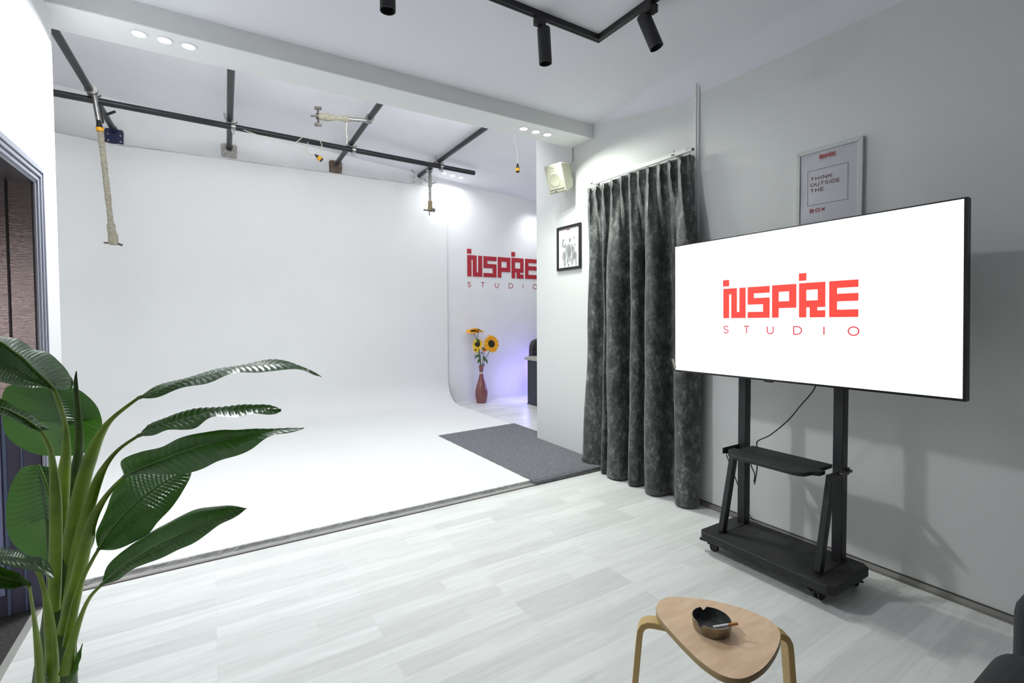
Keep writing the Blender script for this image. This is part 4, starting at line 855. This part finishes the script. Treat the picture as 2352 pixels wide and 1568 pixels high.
# ------------------------------------------------------------------ potted banana plant
PL, PS = ({"L1":[[[-0.159,1.521,1.194],[-0.159,1.521,1.194],[-0.159,1.521,1.194]],[[-0.128,1.563,1.209],[-0.119,1.488,1.211],[-0.114,1.433,1.207]],[[-0.087,1.562,1.221],[-0.079,1.455,1.227],[-0.074,1.375,1.222]],[[-0.044,1.548,1.231],[-0.04,1.422,1.241],[-0.037,1.327,1.239]],[[-0.001,1.525,1.242],[-0.0,1.389,1.252],[-0.001,1.286,1.253]],[[0.043,1.494,1.254],[0.039,1.356,1.263],[0.035,1.253,1.265]],[[0.087,1.479,1.265],[0.079,1.348,1.27],[0.072,1.25,1.27]],[[0.131,1.456,1.274],[0.12,1.339,1.275],[0.111,1.252,1.273]],[[0.175,1.424,1.272],[0.163,1.33,1.275],[0.152,1.259,1.268]],[[0.215,1.383,1.258],[0.205,1.32,1.262],[0.197,1.273,1.264]],[[0.246,1.31,1.242],[0.246,1.31,1.242],[0.246,1.31,1.242]]],"L2":[[[-0.152,1.433,1.115],[-0.152,1.433,1.115],[-0.152,1.433,1.115]],[[-0.136,1.47,1.128],[-0.122,1.398,1.13],[-0.117,1.349,1.131]],[[-0.107,1.467,1.142],[-0.093,1.364,1.145],[-0.086,1.292,1.146]],[[-0.077,1.452,1.157],[-0.064,1.331,1.159],[-0.057,1.244,1.155]],[[-0.045,1.428,1.162],[-0.036,1.297,1.171],[-0.03,1.202,1.167]],[[-0.012,1.395,1.168],[-0.007,1.264,1.18],[-0.006,1.169,1.185]],[[0.02,1.365,1.173],[0.021,1.24,1.185],[0.019,1.15,1.192]],[[0.051,1.327,1.178],[0.049,1.216,1.188],[0.046,1.135,1.194]],[[0.081,1.282,1.186],[0.076,1.192,1.192],[0.072,1.126,1.194]],[[0.109,1.229,1.195],[0.103,1.169,1.197],[0.1,1.124,1.191]],[[0.13,1.145,1.196],[0.13,1.145,1.196],[0.13,1.145,1.192]]],"L3":[[[-0.178,1.41,1.027],[-0.178,1.41,1.027],[-0.178,1.41,1.027]],[[-0.18,1.401,1.065],[-0.142,1.365,1.053],[-0.134,1.32,1.051]],[[-0.143,1.361,1.091],[-0.105,1.32,1.074],[-0.095,1.254,1.061]],[[-0.101,1.316,1.108],[-0.07,1.276,1.095],[-0.058,1.196,1.072]],[[-0.063,1.272,1.13],[-0.036,1.232,1.114],[-0.025,1.145,1.09]],[[-0.024,1.226,1.147],[-0.002,1.189,1.131],[0.006,1.101,1.11]],[[0.014,1.193,1.158],[0.031,1.16,1.142],[0.036,1.076,1.124]],[[0.052,1.159,1.157],[0.063,1.13,1.152],[0.064,1.057,1.141]],[[0.089,1.123,1.162],[0.096,1.101,1.159],[0.092,1.044,1.158]],[[0.125,1.086,1.168],[0.128,1.073,1.166],[0.124,1.035,1.166]],[[0.16,1.044,1.171],[0.16,1.044,1.171],[0.16,1.044,1.17]]],"L4":[[[-0.239,1.476,0.842],[-0.239,1.476,0.842],[-0.239,1.476,0.842]],[[-0.253,1.542,0.853],[-0.225,1.473,0.865],[-0.207,1.433,0.851]],[[-0.247,1.569,0.878],[-0.21,1.47,0.889],[-0.18,1.408,0.862]],[[-0.238,1.585,0.907],[-0.193,1.465,0.911],[-0.155,1.389,0.878]],[[-0.226,1.593,0.939],[-0.175,1.459,0.931],[-0.132,1.375,0.895]],[[-0.208,1.591,0.97],[-0.156,1.453,0.951],[-0.114,1.367,0.917]],[[-0.182,1.591,0.988],[-0.136,1.46,0.964],[-0.097,1.378,0.933]],[[-0.15,1.581,0.997],[-0.116,1.467,0.977],[-0.081,1.393,0.95]],[[-0.115,1.563,1.003],[-0.093,1.472,0.988],[-0.065,1.411,0.968]],[[-0.08,1.536,1.005],[-0.07,1.477,0.999],[-0.052,1.436,0.988]],[[-0.045,1.481,1.008],[-0.045,1.481,1.008],[-0.045,1.481,1.008]]],"L5":[[[-0.228,1.432,0.774],[-0.228,1.432,0.774],[-0.228,1.432,0.774]],[[-0.221,1.453,0.802],[-0.2,1.4,0.806],[-0.188,1.352,0.812]],[[-0.197,1.442,0.833],[-0.172,1.368,0.838],[-0.157,1.299,0.848]],[[-0.168,1.422,0.861],[-0.143,1.334,0.864],[-0.126,1.252,0.876]],[[-0.135,1.393,0.886],[-0.114,1.3,0.89],[-0.096,1.211,0.899]],[[-0.103,1.361,0.912],[-0.084,1.267,0.912],[-0.068,1.175,0.92]],[[-0.072,1.332,0.936],[-0.055,1.243,0.929],[-0.041,1.154,0.936]],[[-0.038,1.298,0.956],[-0.026,1.218,0.945],[-0.017,1.141,0.955]],[[-0.004,1.258,0.97],[0.002,1.194,0.962],[0.007,1.132,0.971]],[[0.03,1.212,0.983],[0.031,1.17,0.976],[0.033,1.128,0.982]],[[0.059,1.147,0.991],[0.059,1.147,0.991],[0.059,1.147,0.991]]],"L6":[[[-0.322,1.54,1.226],[-0.322,1.54,1.226],[-0.322,1.54,1.226]],[[-0.305,1.605,1.221],[-0.332,1.524,1.249],[-0.331,1.488,1.239]],[[-0.311,1.632,1.251],[-0.343,1.507,1.271],[-0.343,1.456,1.244]],[[-0.334,1.654,1.283],[-0.353,1.491,1.292],[-0.356,1.429,1.251]],[[-0.358,1.665,1.311],[-0.362,1.474,1.312],[-0.368,1.407,1.26]],[[-0.387,1.665,1.322],[-0.373,1.457,1.329],[-0.38,1.39,1.272]],[[-0.409,1.657,1.344],[-0.385,1.449,1.345],[-0.391,1.383,1.289]],[[-0.431,1.637,1.355],[-0.399,1.442,1.355],[-0.403,1.38,1.305]],[[-0.448,1.6,1.361],[-0.414,1.434,1.364],[-0.413,1.382,1.325]],[[-0.457,1.543,1.357],[-0.429,1.427,1.365],[-0.425,1.389,1.345]],[[-0.443,1.42,1.365],[-0.443,1.42,1.365],[-0.443,1.42,1.365]]],"L6b":[[[-0.341,1.634,1.215],[-0.341,1.634,1.215],[-0.341,1.634,1.215]],[[-0.328,1.65,1.211],[-0.334,1.636,1.225],[-0.347,1.645,1.226]],[[-0.313,1.656,1.213],[-0.331,1.642,1.238],[-0.352,1.655,1.237]],[[-0.311,1.668,1.231],[-0.336,1.653,1.252],[-0.358,1.666,1.249]],[[-0.322,1.685,1.25],[-0.344,1.665,1.264],[-0.365,1.678,1.26]],[[-0.336,1.702,1.267],[-0.355,1.679,1.275],[-0.374,1.691,1.27]],[[-0.352,1.719,1.281],[-0.368,1.694,1.284],[-0.384,1.704,1.278]],[[-0.368,1.733,1.294],[-0.38,1.709,1.293],[-0.393,1.717,1.288]],[[-0.386,1.746,1.304],[-0.394,1.725,1.301],[-0.402,1.73,1.298]],[[-0.405,1.756,1.311],[-0.407,1.74,1.31],[-0.411,1.743,1.308]],[[-0.421,1.756,1.318],[-0.421,1.756,1.318],[-0.421,1.756,1.318]]],"L7":[[[-0.397,1.878,1.191],[-0.397,1.878,1.191],[-0.397,1.878,1.191]],[[-0.436,1.903,1.201],[-0.387,1.855,1.174],[-0.367,1.872,1.193]],[[-0.472,1.917,1.206],[-0.378,1.832,1.158],[-0.335,1.85,1.189]],[[-0.506,1.927,1.197],[-0.37,1.81,1.142],[-0.307,1.825,1.167]],[[-0.516,1.918,1.156],[-0.362,1.789,1.126],[-0.284,1.798,1.14]],[[-0.509,1.897,1.114],[-0.355,1.767,1.11],[-0.272,1.775,1.107]],[[-0.504,1.903,1.07],[-0.355,1.779,1.088],[-0.275,1.786,1.068]],[[-0.483,1.898,1.034],[-0.356,1.79,1.066],[-0.288,1.799,1.032]],[[-0.451,1.884,1.012],[-0.36,1.803,1.044],[-0.313,1.816,1.007]],[[-0.414,1.864,1.002],[-0.364,1.817,1.022],[-0.345,1.834,0.998]],[[-0.374,1.834,1.001],[-0.374,1.834,1.001],[-0.374,1.834,1.001]]],"L8":[[[-0.322,1.42,1.153],[-0.322,1.42,1.153],[-0.322,1.42,1.153]],[[-0.307,1.43,1.153],[-0.332,1.41,1.168],[-0.33,1.392,1.162]],[[-0.326,1.442,1.167],[-0.341,1.4,1.183],[-0.337,1.372,1.178]],[[-0.342,1.447,1.184],[-0.352,1.391,1.196],[-0.346,1.356,1.192]],[[-0.359,1.447,1.2],[-0.362,1.381,1.208],[-0.355,1.342,1.202]],[[-0.374,1.443,1.214],[-0.373,1.371,1.217],[-0.365,1.331,1.212]],[[-0.389,1.436,1.226],[-0.384,1.364,1.225],[-0.376,1.325,1.22]],[[-0.403,1.425,1.236],[-0.395,1.357,1.232],[-0.387,1.321,1.228]],[[-0.415,1.407,1.246],[-0.405,1.35,1.24],[-0.398,1.32,1.237]],[[-0.424,1.383,1.249],[-0.416,1.342,1.247],[-0.41,1.322,1.246]],[[-0.425,1.335,1.254],[-0.425,1.335,1.254],[-0.425,1.335,1.254]]],"L9":[[[-0.452,1.962,0.954],[-0.452,1.962,0.954],[-0.452,1.962,0.954]],[[-0.494,1.993,0.945],[-0.44,1.947,0.926],[-0.422,1.972,0.936]],[[-0.519,2.005,0.906],[-0.429,1.933,0.898],[-0.391,1.961,0.916]],[[-0.531,2.007,0.861],[-0.421,1.92,0.869],[-0.361,1.946,0.888]],[[-0.537,2.004,0.815],[-0.413,1.907,0.84],[-0.341,1.931,0.851]],[[-0.534,1.995,0.769],[-0.408,1.895,0.811],[-0.322,1.913,0.814]],[[-0.521,1.994,0.72],[-0.406,1.903,0.776],[-0.316,1.916,0.768]],[[-0.494,1.984,0.684],[-0.403,1.909,0.741],[-0.316,1.917,0.722]],[[-0.46,1.968,0.657],[-0.4,1.915,0.706],[-0.328,1.922,0.681]],[[-0.422,1.947,0.643],[-0.392,1.919,0.673],[-0.35,1.927,0.649]],[[-0.379,1.919,0.641],[-0.379,1.919,0.641],[-0.379,1.919,0.641]]],"L10":[[[-0.356,1.466,0.851],[-0.356,1.466,0.851],[-0.356,1.466,0.851]],[[-0.32,1.408,0.87],[-0.365,1.458,0.86],[-0.369,1.495,0.857]],[[-0.299,1.369,0.86],[-0.374,1.45,0.868],[-0.384,1.507,0.86]],[[-0.292,1.344,0.851],[-0.383,1.441,0.876],[-0.398,1.512,0.865]],[[-0.31,1.337,0.869],[-0.391,1.433,0.884],[-0.41,1.512,0.871]],[[-0.328,1.333,0.885],[-0.399,1.424,0.891],[-0.421,1.507,0.877]],[[-0.346,1.33,0.897],[-0.407,1.412,0.898],[-0.43,1.494,0.885]],[[-0.365,1.329,0.905],[-0.413,1.4,0.905],[-0.436,1.475,0.892]],[[-0.385,1.332,0.911],[-0.42,1.388,0.908],[-0.439,1.45,0.896]],[[-0.406,1.34,0.916],[-0.425,1.375,0.912],[-0.439,1.417,0.902]],[[-0.431,1.362,0.916],[-0.431,1.362,0.916],[-0.431,1.362,0.916]]],"L11":[[[-0.332,1.357,0.84],[-0.332,1.357,0.84],[-0.332,1.357,0.84]],[[-0.334,1.376,0.84],[-0.34,1.351,0.851],[-0.337,1.332,0.852]],[[-0.347,1.386,0.849],[-0.349,1.345,0.861],[-0.344,1.316,0.859]],[[-0.359,1.391,0.859],[-0.357,1.339,0.87],[-0.352,1.304,0.866]],[[-0.37,1.392,0.87],[-0.365,1.332,0.879],[-0.36,1.294,0.872]],[[-0.381,1.389,0.881],[-0.373,1.325,0.889],[-0.368,1.287,0.882]],[[-0.391,1.382,0.89],[-0.38,1.319,0.898],[-0.376,1.282,0.89]],[[-0.399,1.37,0.901],[-0.388,1.312,0.908],[-0.383,1.278,0.902]],[[-0.406,1.354,0.909],[-0.395,1.305,0.916],[-0.39,1.276,0.915]],[[-0.41,1.331,0.918],[-0.402,1.297,0.925],[-0.397,1.277,0.926]],[[-0.408,1.29,0.933],[-0.408,1.29,0.933],[-0.408,1.29,0.933]]],"L12":[[[-0.325,1.598,0.464],[-0.325,1.598,0.464],[-0.325,1.598,0.464]],[[-0.325,1.6,0.475],[-0.321,1.592,0.478],[-0.317,1.584,0.48]],[[-0.324,1.598,0.487],[-0.316,1.585,0.491],[-0.31,1.573,0.495]],[[-0.322,1.594,0.5],[-0.312,1.578,0.505],[-0.304,1.563,0.508]],[[-0.317,1.588,0.513],[-0.308,1.571,0.518],[-0.298,1.554,0.521]],[[-0.313,1.581,0.526],[-0.304,1.564,0.531],[-0.294,1.547,0.535]],[[-0.308,1.574,0.539],[-0.299,1.557,0.544],[-0.291,1.541,0.548]],[[-0.302,1.565,0.552],[-0.295,1.55,0.557],[-0.288,1.536,0.561]],[[-0.296,1.555,0.566],[-0.291,1.544,0.57],[-0.285,1.532,0.573]],[[-0.29,1.544,0.58],[-0.287,1.537,0.583],[-0.284,1.529,0.585]],[[-0.283,1.53,0.596],[-0.283,1.53,0.596],[-0.283,1.53,0.596]]],"L13":[[[-0.379,1.607,0.449],[-0.379,1.607,0.449],[-0.379,1.607,0.449]],[[-0.382,1.611,0.455],[-0.376,1.602,0.459],[-0.371,1.593,0.462]],[[-0.384,1.61,0.463],[-0.374,1.596,0.469],[-0.364,1.582,0.473]],[[-0.386,1.609,0.472],[-0.372,1.591,0.479],[-0.358,1.572,0.483]],[[-0.388,1.607,0.481],[-0.37,1.585,0.489],[-0.352,1.562,0.493]],[[-0.386,1.602,0.491],[-0.369,1.58,0.499],[-0.351,1.558,0.504]],[[-0.385,1.599,0.5],[-0.368,1.577,0.507],[-0.352,1.556,0.513]],[[-0.383,1.595,0.51],[-0.367,1.575,0.515],[-0.353,1.556,0.522]],[[-0.381,1.589,0.52],[-0.367,1.572,0.524],[-0.354,1.556,0.53]],[[-0.375,1.581,0.529],[-0.367,1.57,0.532],[-0.359,1.56,0.535]],[[-0.37,1.57,0.54],[-0.367,1.568,0.54],[-0.364,1.566,0.539]]]},
{"P1":[[-0.355,1.739,0.594,0.024],[-0.331,1.718,0.779,0.0239],[-0.303,1.683,0.941,0.0176],[-0.275,1.646,1.034,0.015],[-0.248,1.608,1.097,0.0102],[-0.215,1.565,1.144,0.0056],[-0.159,1.521,1.194,0.0039]],"P2":[[-0.337,1.669,0.601,0.0162],[-0.306,1.633,0.784,0.0159],[-0.276,1.583,0.899,0.0133],[-0.25,1.547,0.984,0.0109],[-0.224,1.509,1.039,0.0064],[-0.192,1.468,1.082,0.0042],[-0.152,1.433,1.115,0.0037]],"P3":[[-0.332,1.619,0.593,0.0179],[-0.296,1.579,0.749,0.0154],[-0.262,1.527,0.883,0.0118],[-0.235,1.489,0.945,0.0074],[-0.208,1.451,0.989,0.0052],[-0.178,1.41,1.027,0.0041]],"P4":[[-0.325,1.602,0.566,0.0111],[-0.302,1.568,0.678,0.0087],[-0.28,1.534,0.754,0.0054],[-0.256,1.498,0.808,0.0042],[-0.239,1.476,0.842,0.0037]],"P5":[[-0.326,1.577,0.509,0.0131],[-0.306,1.544,0.594,0.0097],[-0.276,1.494,0.687,0.0052],[-0.253,1.458,0.741,0.0041],[-0.228,1.432,0.774,0.0036]],"P6":[[-0.365,1.762,0.77,0.0133],[-0.347,1.723,0.961,0.0142],[-0.332,1.681,1.041,0.0104],[-0.322,1.631,1.125,0.0056],[-0.319,1.572,1.184,0.0048],[-0.322,1.54,1.226,0.0042]],"P7":[[-0.373,1.806,0.879,0.0099],[-0.363,1.827,0.997,0.005],[-0.366,1.833,1.097,0.0038],[-0.397,1.878,1.191,0.0038]],"P8":[[-0.367,1.688,0.625,0.0139],[-0.346,1.623,0.822,0.0133],[-0.333,1.573,0.959,0.0118],[-0.325,1.524,1.046,0.0073],[-0.318,1.464,1.107,0.005],[-0.322,1.42,1.153,0.0033]],"S1":[[-0.348,1.801,0.838,0.02],[-0.34,1.788,0.928,0.0223],[-0.321,1.743,0.999,0.0121],[-0.311,1.716,1.077,0.0095],[-0.312,1.708,1.162,0.0071],[-0.314,1.711,1.221,0.0047],[-0.312,1.711,1.254,0.0012]],"P9":[[-0.406,1.865,0.635,0.0102],[-0.422,1.915,0.787,0.0078],[-0.439,1.953,0.898,0.0053],[-0.452,1.962,0.954,0.004]],"P10":[[-0.359,1.619,0.469,0.0133],[-0.349,1.571,0.594,0.0129],[-0.344,1.535,0.688,0.0094],[-0.342,1.502,0.757,0.0051],[-0.347,1.483,0.814,0.0045],[-0.356,1.466,0.851,0.0034]],"P11":[[-0.365,1.543,0.52,0.0126],[-0.354,1.493,0.622,0.0101],[-0.347,1.445,0.718,0.0058],[-0.338,1.394,0.786,0.0038],[-0.332,1.357,0.84,0.0032]],"T":[[-0.393,1.742,-0.006,0.0529],[-0.385,1.734,0.243,0.0501],[-0.378,1.723,0.408,0.0473],[-0.368,1.722,0.547,0.0379],[-0.361,1.721,0.665,0.0296],[-0.357,1.735,0.779,0.0215]]})
t = thing('potted_plant', 'tall green artificial banana plant with broad glossy leaves', 'plant', (-.393, 1.742, 0))
B().lathe([(.11, 0), (.125, .01), (.15, .26), (.155, .27), (.145, .27), (.138, .25)], (-.393, 1.742, 0), n=40).build('pot', POTM, t, smooth=True)
B().lathe([(.001, .245), (.138, .245), (.138, .25), (.001, .252)], (-.393, 1.742, 0), n=30).build('soil', SOIL, t)
def stalk(P, name, m):
    P = [Vector(p) for p in P]; R = [p[3] for p in P] if False else None
for k, P in PS.items():
    pts = cr([p[:3] for p in P], 6); rr = [v.x for v in cr([(p[3], 0, 0) for p in P], 6)]
    if k == 'T': pts = [Vector((-.393, 1.742, .2))]+pts; rr = [.055]+rr
    B().tube(pts, [max(.0012, r) for r in rr], 14, flat=(1 if k == 'T' else .75)).build('trunk' if k == 'T' else ('new_leaf_spike' if k == 'S1' else 'leaf_stalk'), TRUNK if k in ('T', 'S1', 'P9', 'P7') else STALK, t, smooth=True)
def leaf(name, S, ridges, amp, wave=.0, nt_=None):
    A = cr([s_[0] for s_ in S], 1); nT = nt_ or max(60, ridges*6)
    def rsmp(idx):
        P = [Vector(s_[idx]) for s_ in S]; full = cr(P, 24); return full
    a, m, b = rsmp(0), rsmp(1), rsmp(2); n = len(m)-1; NS = 9; V = []; NT = nT
    def at(L, tt):
        f_ = tt*n; i = min(int(f_), n-1); return L[i].lerp(L[i+1], f_-i)
    for i in range(NT+1):
        tt = i/NT; pa, pm, pb = at(a, tt), at(m, tt), at(b, tt)
        tn = (at(m, min(1, tt+.02))-at(m, max(0, tt-.02)))
        nrm = tn.cross(pb-pa)
        nrm = nrm.normalized() if nrm.length > 1e-9 else Vector((0, 0, 1))
        wd = (pb-pa).length
        for j in range(-NS, NS+1):
            s_ = abs(j)/NS; e = pa if j < 0 else pb
            p = pm.lerp(e, s_)
            k_ = min(1, wd/.05)
            p += nrm*(amp*k_*math.sin(2*PI*ridges*(tt-.10*s_)+ (0 if j < 0 else 1.3))*math.sin(PI*min(1, s_*1.15))**.6 if s_ > 0 else 0)
            p += nrm*wave*k_*s_*math.sin(2*PI*3.3*tt+(2 if j < 0 else 0))
            p -= nrm*(.10*wd*math.sin(PI*s_))*.4
            V.append(p)
    m_ = 2*NS+1; F = [(i*m_+j, i*m_+j+1, (i+1)*m_+j+1, (i+1)*m_+j) for i in range(NT) for j in range(m_-1)]
    o = link_mesh('leaf', V, F, LEAF, t, smooth=True)
    P = [at(m, i/30) for i in range(31)]
    B().tube(P, [.0042*(1-.85*i/30)+.0005 for i in range(31)], 8).build('midrib', RIB, o, smooth=True)
for k, S in PL.items():
    R_n = {'L6': 34, 'L7': 26, 'L9': 26, 'L4': 30, 'L5': 34, 'L2': 24, 'L1': 30}.get(k, 24)
    leaf(k, S, R_n, {'L12': .0002, 'L13': .0002, 'L7': .0016, 'L3': .0012, 'L9': .0035, 'L6': .0035, 'L4': .0032, 'L6b': .003}.get(k, .0028), {'L1': .004, 'L2': .003, 'L3': .003}.get(k, .0015))
